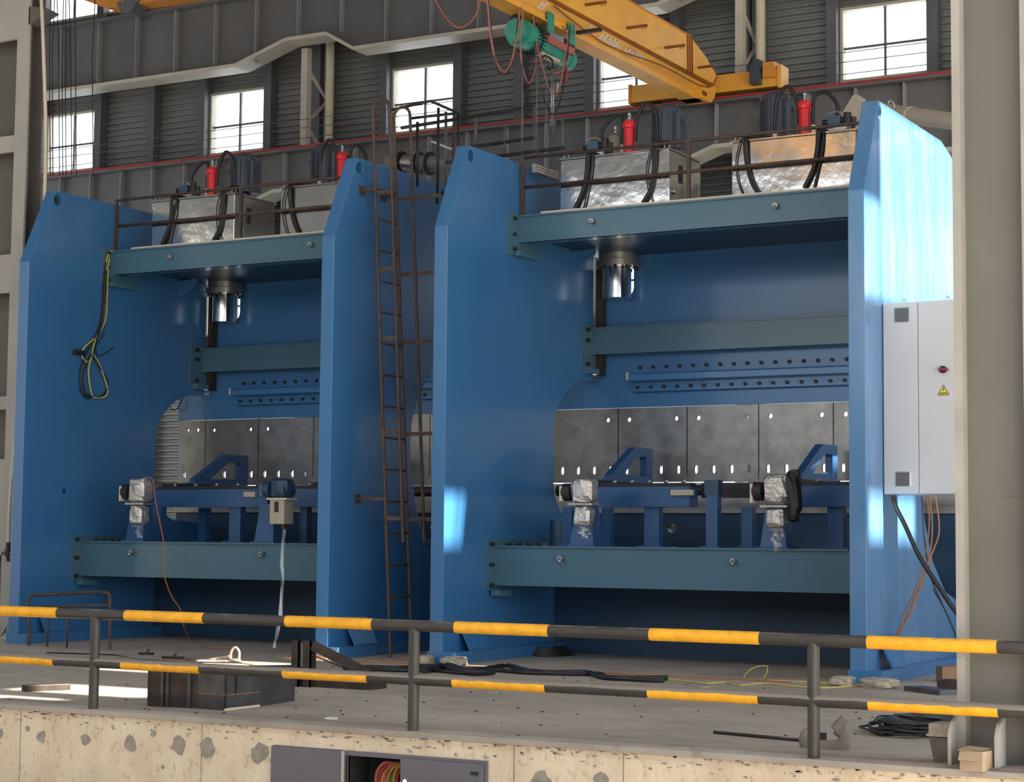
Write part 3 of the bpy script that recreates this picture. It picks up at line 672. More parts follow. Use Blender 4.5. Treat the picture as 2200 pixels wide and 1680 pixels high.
# ================================================================ LADDER between the presses
LRF = LX+LWD   # outer face of the left press's right frame
t = thing('caged_ladder', (LRF+.35, 20.3, 0), 'rusty caged ladder standing between the two presses', 'ladder')
yA, yC = 20.1, 20.60
xa = lambda z: -13.075-.0563*z           # stiles lean towards the left press
xb = lambda z: -12.83-.0546*z
top = 7.05
def loop(y):
    x1, x2 = xa(top), xb(top); r = (x2-x1)/2; c = (x1+x2)/2
    arc_ = [(c-r*math.cos(math.pi*k/8), y, top+r*math.sin(math.pi*k/8)) for k in range(9)]
    return [(xa(0), y, 0)]+arc_+[(xb(1.45), y, 1.45)]
for y in (yA, yC): MB().tube(loop(y), .022, 8, 0).build('stile', RUST, t)
z = .35
while z < 6.2:
    MB().tube([(xa(z), yA, z), (xa(z), yC, z)], .014, 8, 0).build('rung', RUST, t); z += .405
for z in (2.85, 1.75, 4.05, 4.95, 5.95):
    MB().bar((xa(z), yA, z), (xb(z), yA, z), .012, .05).build('side_strap', RUST, t)
    MB().bar((xa(z), yC, z), (xb(z)+.55, yC, z), .012, .05).build('side_strap', RUST, t)
    MB().bar((xb(z)+.55, yC, z), (xb(z)+.55, yA+.3, z), .012, .05).build('side_strap', RUST, t)
for z, y in ((6.0, yA), (6.0, yC), (2.0, yA)):
    m = MB().bar((LRF, y, z), (xa(z), y, z), .03, .045); m.box((LRF, y-.06, z-.06), (LRF+.015, y+.06, z+.06)).build('wall_bracket', RUST, t)
MB().tube([(xb(6.3)+.30, yC+.55, 1.2), (xb(6.3)+.30, yC+.55, 7.0)], .02, 8, 0).build('cage_bar', RUST, t)

# access platform and railings behind the right press's left frame
t = thing('access_platform', (-12.6, 23.9, 6.2), 'dark walkway railing behind the top of the right press', 'railing')
yy = 24.0
zz = at(1150, 355, 'Y', yy).z
def pj(px, py, y=yy): return tuple(at(px, py, 'Y', y))
for a, b in (((862, 275), (1148, 229)), ((958, 350), (1212, 318)), ((1000, 318), (1150, 296))):
    MB().tube([pj(*a), pj(*b)], .028, 8, 0).build('rail', BLACKM, t)
for (px, p0, p1) in ((1148, 229, 372), (1208, 252, 340), (1022, 252, 312), (1085, 272, 332), (1122, 200, 345), (958, 240, 400), (897, 262, 400), (980, 300, 330)):
    MB().tube([pj(px, p0), pj(px, p1)], .024, 8, 0).build('post', GREYST, t)
c0, c1 = at(1150, 358, 'X', -11.75), at(1200, 388, 'X', -11.75)
gm = MB().box((-11.80, c0.y, 6.30), (-11.74, c1.y, 6.42)).build('kick_plate', STEEL, t)
m = MB()
for k in range(14):
    for j in range(3): m.cbox((-11.735, c0.y+.04+k*(c1.y-c0.y-.06)/14, 6.325+j*.035), (.012, .022, .012))
m.build('checker_studs', CREAMP, gm, kind='stuff')
t = thing('ladder_top_guard', (-13.2, 21.2, 6.4), 'dark guard rail at the head of the caged ladder', 'railing')
A_ = at(842, 236, 'Y', 20.7); B_ = at(925, 217, 'Y', 20.7); X_ = B_.x; C_ = at(985, 243, 'X', X_); D_ = at(885, 254, 'Y', 20.7)
for a, b in ((A_, B_), (B_, C_), (D_, (B_.x, 20.7, D_.z)), ((B_.x, 20.7, D_.z), (C_.x, C_.y, C_.z-.0)), ((B_.x, 20.9, B_.z-.05), (B_.x, 20.9, 5.9)), ((C_.x, C_.y, C_.z), (C_.x, C_.y, 6.3)), (at(897, 262, 'Y', 20.72), at(897, 400, 'Y', 20.72))):
    MB().tube([a, b], .02, 8, 0).build('rail', BLACKM, t)
a, b = at(868, 302, 'Y', 24), at(972, 322, 'Y', 24)
a, b = at(928, 304, 'Y', 23), at(972, 321, 'Y', 23)
MB().bar(a, b, .05, .03).build('flat_bar', STEEL, label='loose steel flat bar resting on the railing between the presses', cat='bar')

# ventilation / oil ducts behind the presses
t = thing('bellows_pipe', (-16, 25.2, 6.2), 'grey pipe with a ribbed steel bellows behind the ladder', 'pipe')
yp = 25.2
p0, p1 = at(855, 350, 'Y', yp), at(960, 352, 'Y', yp)
r = .115*1.15
def lerp(f): return p0.lerp(p1, f)
for k in range(5): MB().cyl(lerp(.12+.055*k), lerp(.14+.055*k), r*1.05, 20).build('bellows_ring', CHROME, t)
MB().cyl(lerp(.10), lerp(.42), r*.86, 20).build('bellows', STEEL, t)
for f in (.08, .43, .66): MB().cyl(lerp(f-.015), lerp(f+.015), r*1.45, 20).build('flange', BLACKM, t)
MB().cyl(lerp(.40), lerp(1.6), r*.98, 20).build('pipe', PIPEG, t)
MB().cyl(lerp(-.2), lerp(.08), r*.98, 20).build('pipe', PIPEG, t)
for s_ in (-1, 1): MB().cyl(lerp(.05)+Vector((0, 0, s_*r*1.3)), lerp(.46)+Vector((0, 0, s_*r*1.3)), .012, 8).build('tie_rod', STEEL, t)
MB().cyl((p0.x-.3, yp, 0), (p0.x-.3, yp, p0.z), .05, 12).build('pipe_support', PIPEG, t)
a, b = at(1895, 240, 'Y', 25.0), at(2075, 264, 'Y', 24.2)
t = thing('duct', tuple(a), 'beige round duct running behind the lit right end frame', 'duct')
b2 = a+(b-a)*6
MB().cyl(a, b2, .115, 20).build('duct_tube', DUCTB, t)
MB().cyl((b2.x, b2.y, 0), b2, .115, 20).build('duct_riser', DUCTB, t)
MB().cyl((a.x, a.y, 0), (a.x, a.y, a.z), .05, 12).build('duct_support', DUCTB, t)
for f in (.35,): MB().cyl(a.lerp(b, f-.01), a.lerp(b, f+.01), .122, 20).build('joint_ring', CREAMP, t)
MB().tube([at(1908, 222, 'Y', 24.6), at(1913, 216, 'Y', 24.6), at(1920, 222, 'Y', 24.6), at(1922, 232, 'Y', 24.6)], .018, 8).build('lifting_eye', STEEL, t)
MB().prism([(at(1826, 240, 'Y', 25.4).x, at(1826, 240, 'Y', 25.4).z-.1), (at(1850, 218, 'Y', 25.4).x, at(1850, 215, 'Y', 25.4).z), (at(1860, 215, 'Y', 25.4).x, at(1850, 215, 'Y', 25.4).z), (at(1860, 215, 'Y', 25.4).x, 6.2), (at(1822, 240, 'Y', 25.4).x, 6.2)], 25.05, 25.4, 'Y').build('duct_hood', DUCTB, t)

# ================================================================ YELLOW CRANE
XG = -12.107
t = thing('overhead_crane', (XG-.3, 25, 8.66), 'yellow overhead crane girder with end carriage, at top centre', 'crane')
Y0, Y1 = 8.0, 28.15
gw = .50
g = MB().prism([(Y0, 8.92), (Y1, 8.98), (Y1+.02, 9.16), (27.75, 9.36), (27.15, 9.54), (Y0, 9.54)], XG-gw, XG, 'X').build('box_girder', YEL, t)
MB().box((XG-gw-.03, Y0, 9.54), (XG+.02, 27.15, 9.555)).build('top_plate', ORG, g)
MB().prism([(XG, 8.92), (XG, 8.90), (XG-.16, 8.765), (XG-gw+.16, 8.765), (XG-gw, 8.90), (XG-gw, 8.92)], Y0, 27.6, 'Y').build('lower_girder', YEL, t)
MB().box((XG+.0, Y0, 8.895), (XG+.015, 27.9, 8.915)).build('seam_strip', BROWN, t)
MB().box((XG-.14, Y0, 8.66), (XG-.36, 27.9, 8.765)).box((XG-.10, Y0, 8.655), (XG-.40, 27.9, 8.675)).build('track_beam', YEL, t)
MB().prism([(27.6, 8.655), (28.0, 8.655), (28.15, 8.78), (28.2, 8.95), (27.6, 8.92)], XG-gw+.1, XG-.01, 'X').build('girder_nose', YEL, t)
MB().box((XG-.008, 27.62, 8.71), (XG-.0, 27.80, 8.78)).build('nose_hole', BROWN, t)
for k in range(3):
    y = 27.0+.085*k; MB().bar((XG+.008, y, 9.54), (XG+.008, y+.02, 8.93), .016, .03).build('stiffener_rib', BROWN, t)
for px, py in ((1258, 11), (1347, 61), (1429, 103), (1500, 146)):
    p = at(px, py, 'X', XG+.01); MB().box((XG, p.y-.01, p.z-.01), (XG+.34 if px < 1480 else XG+.26, p.y+.03, p.z+.025)).build('cable_bracket', BROWN, t)
    MB().tube([(XG+.32, p.y, p.z), (XG+.32, p.y, p.z-.05)], .008, 6, 0).tube([(XG+.27, p.y, p.z), (XG+.27, p.y, p.z-.05)], .008, 6, 0).build('cable_hook', BROWN, t)
MB().tube([at(1190, 12, 'X', XG+.02), at(1300, 95, 'X', XG-.05), at(1420, 140, 'X', XG+.02), at(1500, 182, 'X', XG+.02), at(1530, 185, 'X', XG+.02), at(1540, 165, 'X', XG+.02)], .010, 6).build('power_cable', BROWN, t)
ec = MB().box((-13.72, 28.28, 8.88), (-11.03, 28.55, 9.17)).build('end_carriage', YEL, t)
MB().box((-13.75, 28.25, 8.86), (-13.70, 28.58, 9.19)).build('end_plate', ORG, ec); MB().box((-11.06, 28.25, 8.84), (-11.0, 28.58, 9.22)).build('end_plate', YEL, ec)
MB().box((-11.30, 28.20, 9.02), (-11.10, 28.55, 9.27)).build('buffer_block', ORG, ec)
MB().cyl((-11.42, 28.22, 9.24), (-11.42, 28.45, 9.24), .11, 18).box((-11.50, 28.12, 8.92), (-11.34, 28.28, 9.22)).build('drive_motor', MOTOR, ec)
for x in (-13.35, -11.4): MB().cyl((x, 28.45, 8.922), (x, 28.53, 8.922), .11, 20).build('wheel', BLACKM, ec)
# lettering: only the B is legible, the rest is worn to strokes
def on_slope(y):   # text frame lying on the slanted lower face of the girder
    return Matrix(((0, .764, .645, XG-.08+.010*.645), (1, 0, 0, y), (0, .645, -.764, 8.8325-.010*.764), (0, 0, 0, 1)))
text_mesh('B', .19, on_slope(at(1262, 62, 'X', XG-.08).y), WHITEP, 'lettering', t)
rs = random.Random(5)
for pa_, pb_, n_, h_ in (((1160, 8), (1172, 16), 3, .07), ((1290, 80), (1334, 100), 10, .06), ((1343, 104), (1383, 122), 10, .045)):
    ya, yb = at(*pa_, 'X', XG-.08).y, at(*pb_, 'X', XG-.08).y; m = MB()
    for k in range(n_):
        M_ = on_slope(ya+(yb-ya)*k/n_); h2 = h_*rs.uniform(.6, 1.1); wd = (yb-ya)/n_*.28
        m.hexa([M_ @ Vector(q) for q in ((-wd,-h2,-.004),(wd,-h2,-.004),(wd,h2,-.004),(-wd,h2,-.004),(-wd,-h2,.002),(wd,-h2,.002),(wd,h2,.002),(-wd,h2,.002))])
        if k % 2: m.hexa([M_ @ Vector(q) for q in ((-wd,h2-.02,-.004),(wd*3,h2-.02,-.004),(wd*3,h2,-.004),(-wd,h2,-.004),(-wd,h2-.02,.002),(wd*3,h2-.02,.002),(wd*3,h2,.002),(-wd,h2,.002))])
    m.build('worn_lettering', WHITEP, t, kind='stuff')

# hoist under the girder
XH = XG-.25
t = thing('electric_hoist', (XH, 22.7, 8.2), 'green electric wire hoist hanging under the yellow crane girder', 'hoist')
MB().cyl((XH, 22.45, 8.36), (XH, 23.30, 8.33), .135, 24).build('drum', GREEN, t)
MB().cyl((XH, 23.30, 8.33), (XH, 23.42, 8.33), .15, 24).build('gearbox', GREEN, t)
MB().cyl((XH, 21.98, 8.39), (XH, 22.28, 8.38), .20, 26).cyl((XH, 21.86, 8.40), (XH, 21.98, 8.40), .16, 26).build('hoist_motor', GREEN, t)
m = MB()
for k in range(26):
    a = k*.2417; m.bar((XH+.21*math.cos(a), 22.18, 8.38+.21*math.sin(a)), (XH+.20*math.cos(a), 22.40, 8.38+.20*math.sin(a)), .012, .05, (math.cos(a), 0, math.sin(a)))
m.build('cooling_fins', BLACKM, t)
MB().box((XH-.16, 22.40, 8.47), (XH+.16, 23.32, 8.54)).build('hoist_frame', RAWBR, t)
MB().box((XH+.165, 22.55, 8.455), (XH+.175, 22.95, 8.53)).build('rating_plate', STEEL, t)
MB().box((XH+.10, 22.52, 8.36), (XH+.17, 23.30, 8.46)).build('rope_guide', CABR, t)
MB().box((XH-.02, 22.4, 8.20), (XH+.10, 23.0, 8.23)).build('limit_rod', CREAMP, t)
for y in (22.60, 23.22):
    p = MB().box((XH+.14, y-.09, 8.50), (XH+.165, y+.09, 8.80)).build('trolley_plate', GREEN, t)
    MB().box((XH-.165, y-.09, 8.50), (XH-.14, y+.09, 8.80)).build('trolley_plate', GREEN, t)
    for s_ in (-1, 1): MB().cyl((XH+s_*.06, y, 8.715), (XH+s_*.135, y, 8.715), .06, 16).build('trolley_wheel', RAWBR, p)
MB().cyl((XH-.05, 21.95, 8.56), (XH-.05, 22.5, 8.54), .09, 18).build('trolley_motor', BLACKM, t)
MB().box((XH+.16, 23.35, 8.68), (XH+.55, 23.41, 8.73)).build('cable_arm', RAWBR, t)
q = [at(1165, 123, 'X', XH+.14), at(1173, 120, 'X', XH+.14), at(1185, 128, 'X', XH+.14), at(1188, 140, 'X', XH+.14), at(1182, 150, 'X', XH+.14), at(1176, 143, 'X', XH+.14)]
MB().tube(q, .016, 8).build('rope_hook', BLACKM, t)
def hang(parent, pts, r, m, name, X=XH+.17):
    return MB().tube([at(x, y, 'X', X) for x, y in pts], r, 6, 4).build(name, m, parent)
hang(t, [(1047, 0), (1052, 60), (1062, 120), (1078, 152), (1090, 150), (1102, 120), (1112, 60), (1117, 20), (1122, 22), (1123, 50)], .012, CABR, 'festoon_cable')
hang(t, [(1050, 0), (1056, 70), (1065, 140), (1078, 160), (1092, 154), (1105, 110), (1113, 40)], .009, BLACKR, 'festoon_cable')
hang(t, [(935, 0), (955, 35), (980, 58), (1000, 55), (1020, 35), (1032, 0)], .010, CABR, 'festoon_cable')
hang(t, [(1123, 30), (1118, 80), (1120, 130), (1130, 170), (1138, 178), (1148, 155), (1152, 120), (1150, 60)], .010, CABR, 'control_cable')
hang(t, [(1148, 40), (1150, 100), (1155, 150), (1165, 200), (1178, 235), (1187, 246), (1197, 235), (1208, 200), (1215, 150), (1222, 90), (1224, 55)], .011, BLACKR, 'control_cable')
hang(t, [(1145, 35), (1155, 100), (1165, 140), (1178, 185), (1192, 205), (1204, 180), (1212, 130), (1220, 80), (1208, 55)], .010, CABR, 'control_cable')
hang(t, [(1120, 120), (1124, 170), (1128, 180), (1140, 165), (1150, 135)], .010, BLACKR, 'control_cable')
hang(t, [(1222, 120), (1212, 145), (1200, 156), (1190, 158)], .016, CABR, 'control_cable')
hang(t, [(1219, 150), (1217, 160), (1216, 175)], .022, REDP, 'cable_sleeve')
for px in (1122, 1153, 1173): hang(t, [(px, 110), (px+.5, 330)], .006, GREYST, 'chain')
for px in (1185, 1189): hang(t, [(px, 150), (px, 262)], .008, STEEL, 'lifting_rope')
p = at(1187, 268, 'X', XH+.1)
hb = MB().box((p.x-.03, p.y-.04, p.z-.02), (p.x+.03, p.y+.04, p.z+.06)).build('hook_block', GREYST, t)
MB().tube([p+Vector((0, 0, -.02)), p+Vector((0, .03, -.06)), p+Vector((0, .03, -.10)), p+Vector((0, -.01, -.12)), p+Vector((0, -.035, -.09))], .014, 8).build('hook', GREYST, hb)
p = at(1184, 186, 'X', XH+.1); MB().box((p.x-.03, p.y-.03, p.z-.05), (p.x+.03, p.y+.03, p.z+.08)).build('pendant_box', BLACKM, t)
p = at(1191, 190, 'X', XH+.1); MB().cyl((p.x+.04, p.y, p.z-.06), (p.x+.04, p.y, p.z+.06), .025, 12).build('shackle', CHROME, t)

# orange crane on the upper runway, top left
t = thing('upper_crane', (-24.5, 28.6, 12.1), 'orange crane carriage sitting on the upper girder at top left', 'crane')
pa, pb = at(180, 0, 'Y', 28.5), at(252, 26, 'Y', 28.5); pc = at(480, 0, 'Y', 28.5)
MB().prism([(pa.x, pa.z), (pb.x, pb.z), (pc.x+1.2, pc.z+.05), (pc.x+1.2, pc.z+.9), (pa.x, pa.z+.9)], 28.2, 28.8, 'Y').build('carriage', ORG, t)
pw = at(292, 20, 'Y', 28.45); MB().prism([(pw.x-.25, pw.z+.10), (pw.x-.10, pw.z-.15), (pw.x+.12, pw.z-.15), (pw.x+.35, pw.z+.10)], 28.15, 28.5, 'Y').build('wheel_bracket', GREYST, t)
for dx in (-.05, .32): MB().cyl((pw.x+dx, 28.10, pw.z+.08), (pw.x+dx, 28.16, pw.z+.08), .035, 10).build('bolt', STEEL, t)

# hanging ropes at the left
for k, (x0_, x1_) in enumerate(((110, 106), (118, 112), (122, 126), (137, 133), (142, 140), (148, 152), (161, 162), (205, 198))):
    MB().tube([at(x0_, -20, 'Y', 27), at(x1_, 120, 'Y', 27), at(x1_+2, 378, 'Y', 27)], .010, 5, 0).build('hanging_rope', BLACKM, label='thin dark rope hanging in front of the leftmost window, number %s from the left' % ('one', 'two', 'three', 'four', 'five', 'six', 'seven', 'eight')[k], cat='rope', group='ropes hanging at the left window')

# ================================================================ PILLARS
t = thing('steel_pillar', (-20.2, 20.4, 0), 'cream steel pillar with web panels at the left edge', 'pillar')
xr = -19.73
MB().box((xr-.235, 20.3, .12), (xr, 20.34, 11)).build('flange_strip', PILLAR, t)
MB().box((xr-1.6, 20.62, .12), (xr-.02, 20.65, 11)).build('web', PILLARD, t)
MB().box((xr-.26, 20.34, .12), (xr-.235, 20.65, 11)).build('side_plate', PILLARD, t)
for z0_, z1_ in ((7.15, 7.40), (5.05, 5.62), (3.33, 3.52), (8.85, 11.0), (1.2, 2.6)):
    MB().box((xr-1.6, 20.31, z0_), (xr-.235, 20.36, z1_)).build('batten_plate', PILLAR, t)
MB().hexa([Vector(q) for q in ((xr-1.6, 20.05, 0), (xr+.28, 20.05, 0), (xr+.28, 20.8, 0), (xr-1.6, 20.8, 0), (xr-1.6, 20.05, .05), (xr+.28, 20.05, .05), (xr+.28, 20.8, .05), (xr-1.6, 20.8, .05))]).build('base_plate', PILLAR, t)
for x in (xr+.10, xr-.15, xr-.5): MB().cyl((x, 20.15, .05), (x, 20.15, .20), .025, 8).box((x-.05, 20.1, .05), (x+.05, 20.2, .09)).build('anchor_bolt', PILLAR, t)
for x in (xr-.02, xr-.30): MB().prism([(20.08, .05), (20.3, .05), (20.3, .30)], x-.015, x+.015, 'X').build('gusset', PILLAR, t)
p = at(70, 20, 'Y', 20.3); q = at(108, 24, 'Y', 20.3); r_ = at(70, 52, 'Y', 20.3)
MB().prism([(xr-.02, p.z+.05), (q.x-.15, q.z+.08), (q.x, q.z), (xr-.02, r_.z)], 20.3, 20.5, 'Y').build('bracket', PILLARD, t)
t = thing('gas_pipe', (xr-.1, 20.2, 1.2), 'cream pipe with a small brass valve running down the left pillar', 'pipe')
MB().tube([at(x, y, 'Y', 20.22) for x, y in ((89, 0), (92, 70), (95, 160), (98, 260), (97, 380), (92, 500), (78, 620), (58, 760), (40, 900), (27, 1000), (20, 1100), (18, 1165))], .026, 10).build('pipe', CREAMP, t)
p = at(18, 1165, 'Y', 20.22)
MB().cyl(p, p+Vector((0, 0, -.10)), .035, 12).cyl(p+Vector((0, 0, -.10)), p+Vector((0, 0, -.20)), .05, 12).build('valve_body', RAWBR, t)
MB().cyl(p+Vector((-.10, 0, -.16)), p+Vector((.06, 0, -.16)), .02, 10).cyl(p+Vector((-.11, -.05, -.16)), p+Vector((-.11, .05, -.16)), .025, 10).build('valve_handle', STEEL, t)
MB().tube([p+Vector((0, 0, -.20)), p+Vector((.01, -.02, -.25)), p+Vector((.07, -.03, -.25))], .022, 8).build('outlet', RAWBR, t)
for y in (518, 1022):
    c = at(92 if y < 600 else 23, y, 'Y', 20.22); MB().cyl(c+Vector((0, 0, .03)), c-Vector((0, 0, .03)), .034, 12).box((c.x-.06, 20.2, c.z-.012), (c.x+.06, 20.3, c.z+.012)).build('pipe_clip', STEEL, t)

t = thing('column', (-3.45, 12.9, 0), 'tall grey steel column at the right edge, behind the striped railing', 'column')
MB().box((-3.712, 12.78, 0), (-3.655, 13.05, 9)).build('left_flange', COLL, t)
MB().box((-3.655, 12.90, 0), (-3.235, 12.92, 9)).build('web', COLG, t)
MB().box((-3.235, 12.78, 0), (-3.185, 13.05, 9)).build('right_flange', COLL, t)
for x in (-3.715, -3.40): MB().prism([(12.60, 0), (12.60, .22), (12.66, .30), (12.80, .33), (12.80, 0)], x-.012, x+.012, 'X').build('base_gusset', COLL, t)
MB().box((-3.80, 12.58, 0), (-3.10, 13.1, .02)).build('base_plate', DUSTY, t)
MB().box((-3.655, 12.897, at(2100, 1068, 'Y', 12.9).z), (-3.235, 12.900, at(2100, 1068, 'Y', 12.9).z+.006)).build('weld_seam', DUSTY, t)

# ================================================================ CONTROL CABINET on the right press
RF = RX+RWD
t = thing('control_cabinet', (RF+.42, 20.3, 2.03), 'light grey control cabinet mounted on the right end frame', 'cabinet')
cx0, cx1, cy0, cz0, cz1 = RF+.004, RF+.86, 20.08, 2.03, 4.15
MB().box((cx0, cy0+.02, cz0), (cx1, cy0+.50, cz1)).build('body', CABG, t, bevel=.006)
xm = -6.232
for a, b in ((cx0+.006, xm-.004), (xm+.004, cx1-.006)):
    d = MB().box((a, cy0, cz0+.008), (b, cy0+.02, cz1-.008)).build('door', CABG, t, bevel=.004)
    if a < xm-.2:
        for z in (4.01, 2.20):
            m = MB().box((-6.49, cy0-.008, z-.08), (-6.33, cy0, z+.08)); gv = m.build('vent_grille', VENT, d)
            m = MB()
            for k in range(9): m.box((-6.485, cy0-.014, z-.074+k*.0165), (-6.335, cy0-.007, z-.066+k*.0165))
            m.build('louvers', mat('louver_dark', (.07, .07, .075), .5), gv if False else d)
    else:
        h = MB().cyl((-5.95, cy0, 3.385), (-5.95, cy0-.03, 3.385), .040, 20).build('main_switch', BLACKM, d)
        # three-level depth is reached; the knob belongs to the switch plate's door
        MB().box((-5.99, cy0-.06, 3.372), (-5.885, cy0-.028, 3.398)).build('switch_knob', mat('switch_red', (.22, .02, .04), .4), d)
        sg = MB().prism([(-6.015, 3.105), (-5.885, 3.105), (-5.95, 3.225)], cy0-.003, cy0, 'Y').build('warning_sign_border', SIGNK, d)
        MB().prism([(-6.004, 3.111), (-5.896, 3.111), (-5.95, 3.212)], cy0-.005, cy0-.003, 'Y').build('warning_sign', SIGNY, d)
        MB().prism([(-5.947, 3.195), (-5.958, 3.165), (-5.950, 3.165), (-5.954, 3.143), (-5.940, 3.172), (-5.948, 3.172), (-5.941, 3.195)], cy0-.007, cy0-.005, 'Y').build('warning_bolt', SIGNK, d)
        face_y = Matrix.Translation(Vector((-5.95, cy0-.006, 3.126))) @ Matrix.Rotation(math.pi/2, 4, 'X')
        text_mesh('有电危险', .021, face_y, SIGNK, 'warning_text', d)
for x in (cx0+.18, cx1-.18): MB().tube([(x-.02, cy0+.2, cz1), (x-.02, cy0+.2, cz1+.04), (x, cy0+.2, cz1+.06), (x+.02, cy0+.2, cz1+.04), (x+.02, cy0+.2, cz1)], .006, 6).build('lifting_eye', STEEL, t)

yc = 20.05
t = thing('cabinet_cables', (RF+.3, yc, 0), 'bundle of black and brown cables hanging from the grey control cabinet', 'cables')
def pc(pts, r, m, name='cable', y=20.1): return MB().tube([at(a, b, 'Y', y) for a, b in pts], r, 8, 4).build(name, m, t)
pc([(1918, 1064), (1925, 1090), (1945, 1130), (1975, 1195), (2010, 1250), (2050, 1310), (2080, 1345)], .026, BLACKR)
pc([(1990, 1066), (1997, 1110), (1990, 1180), (1965, 1270), (1940, 1320), (1925, 1365), (1890, 1400), (1850, 1440), (1815, 1470)], .009, CABB)
pc([(1996, 1066), (2003, 1120), (1998, 1190), (1975, 1260), (1945, 1330), (1930, 1370), (1895, 1408), (1850, 1455), (1805, 1478)], .009, CABB)
pc([(2010, 1066), (2018, 1140), (2002, 1190), (1985, 1240), (1960, 1310), (1936, 1350), (1900, 1395)], .008, CABO)
pc([(1980, 1066), (1985, 1150), (2000, 1240), (2030, 1310), (2060, 1380)], .008, BLACKR)
pc([(2004, 1265), (2040, 1330), (2062, 1400)], .007, BLACKR)
pc([(1900, 1398), (1870, 1425), (1840, 1452), (1800, 1470)], .009, CABY)

# ================================================================ CABLES on the left press
t = thing('hanging_cable_bundle', (-18.7, 20.9, 3.2), 'coiled black and yellow cables hanging from the left press deck', 'cables')
def pl(pts, r, m): return MB().tube([at(a, b, 'X', LX+.05) for a, b in pts], r, 6, 4).build('cable', m, t)
pl([(243, 538), (236, 545), (232, 580), (230, 640), (226, 690), (205, 725), (182, 745), (176, 765), (188, 778), (197, 770)], .012, CABY)
pl([(238, 540), (229, 560), (226, 620), (222, 690), (205, 730), (195, 770), (190, 800), (197, 848), (210, 855), (228, 850), (230, 830), (212, 780), (197, 760)], .012, CABY)
pl([(241, 538), (227, 570), (222, 640), (215, 700), (195, 740), (185, 760), (173, 800), (175, 840), (190, 856), (200, 850)], .012, BLACKR)
pl([(197, 760), (180, 800), (182, 840), (195, 852)], .012, BLACKR); pl([(197, 760), (215, 790), (232, 820), (225, 845), (205, 856)], .010, BLACKR)
pl([(225, 690), (222, 720), (205, 745), (215, 765), (246, 745)], .007, BLACKR)
pl([(228, 580), (224, 640), (220, 690), (206, 730), (200, 760)], .018, BLACKR)
c = at(167, 757, 'X', LX+.05); MB().cyl(c+Vector((0, -.06, 0)), c+Vector((0, .12, 0)), .04, 12).build('plug', BLACKM, t)
t = thing('orange_cable', (-16.5, 20.6, 0), 'thin orange cable dropping from the left press to the floor', 'cable')
MB().tube([at(310, 1026, 'Y', 20.6), at(328, 1030, 'Y', 20.55), at(333, 1070, 'Y', 20.55), at(345, 1130, 'Y', 20.55), at(352, 1170, 'Y', 20.5), at(352, 1230, 'Y', 20.45), at(368, 1280, 'Y', 20.4), at(388, 1310, 'Y', 20.3), at(395, 1345, 'Y', 20.2), at(415, 1380, 'Z', .012), at(450, 1392, 'Z', .012), at(510, 1392, 'Z', .012)], .008, 6).build('cable', CABO, t)
t = thing('loose_film_strip', (-15, 20.5, 0), 'long strip of clear film hanging from the bare gear motor', 'film')
m = MB(); pts = [(613, 1070, 20.6), (612, 1110, 20.55), (608, 1160, 20.5), (605, 1220, 20.45), (606, 1260, 20.45), (602, 1320, 20.4), (593, 1372, 20.35), (588, 1392, 20.3)]
vs_ = []
for k, (a, b, y) in enumerate(pts):
    p = at(a, b, 'Y', y); wd = .022+.01*(k % 2); vs_ += [p+Vector((-wd, 0, 0)), p+Vector((0, -.02, 0)), p+Vector((wd, .01, 0)), p+Vector((0, .012, 0))]
m.add(vs_, [(j*4+i, j*4+(i+1) % 4, j*4+4+(i+1) % 4, j*4+4+i) for j in range(len(pts)-1) for i in range(4)]).build('film', FILM, t)
m = MB().tube([at(360, 852, 'Y', 23.55), at(362, 870, 'Y', 23.5), at(372, 881, 'Y', 23.5), at(382, 876, 'Y', 23.5), at(393, 855, 'Y', 23.55)], .009, 6).build('cable_loop', BLACKR, label='short black cable loop at the throat of the left press', cat='cable')

# low pipe barrier in front of the left press
t = thing('pipe_barrier', (-18.2, 19.2, 0), 'low rusty pipe barrier at the foot of the left press', 'barrier')
yb_ = 19.2
q = [at(62, 1390, 'Y', yb_), at(62, 1285, 'Y', yb_), at(66, 1279, 'Y', yb_), at(210, 1272, 'Y', yb_), at(233, 1274, 'Y', yb_), at(236, 1280, 'Y', yb_), at(236, 1390, 'Y', yb_)]
q[0].z = 0; q[-1].z = 0
MB().tube(q, .022, 8, 0).build('frame', RUST, t)
MB().tube([at(62, 1305, 'Y', yb_), at(236, 1300, 'Y', yb_)], .016, 8, 0).build('mid_bar', RUST, t)
for px in (104, 146):
    p = at(px, 1303, 'Y', yb_); MB().tube([p, (p.x, p.y, 0)], .014, 8, 0).build('upright', RUST, t)

# ================================================================ STRIPED RAILING
YR = 12.62
t = thing('safety_railing', (-8, YR, 0), 'black and yellow striped pipe railing along the platform edge', 'railing')
def railrow(zc, r, segs, mk, my, nm):
    X = lambda px, py: at(px, py, 'Y', YR).x
    MB().cyl((-14.5, YR, zc), (-1.4, YR, zc), r, 20).build(nm, mk, t)
    for a, b, pya, pyb in segs:
        MB().cyl((X(a, pya), YR, zc), (X(b, pyb), YR, zc), r+.0025, 20, caps=False).build('yellow_band', my, t)
railrow(.815, .044, [(-140,127,1305,1312),(272,441,1320,1328),(617,803,1335,1341),(980,1181,1348,1358),(1398,1634,1368,1380),(1865,2144,1390,1403)], RAILK, RAILY, 'top_rail')
railrow(.395, .044, [(-140,120,1405,1418),(265,433,1428,1438),(612,793,1450,1458),(976,1175,1470,1480),(1395,1632,1498,1512),(1868,2147,1528,1545)], RAILKD, RAILYD, 'middle_rail')
for px, py in ((203, 1420), (889, 1460), (1748, 1512), (2600, 1560)):
    x = at(px, py, 'Y', YR).x
    MB().cyl((x, YR, 0), (x, YR, .80), .044, 18).build('post', RAILK, t)

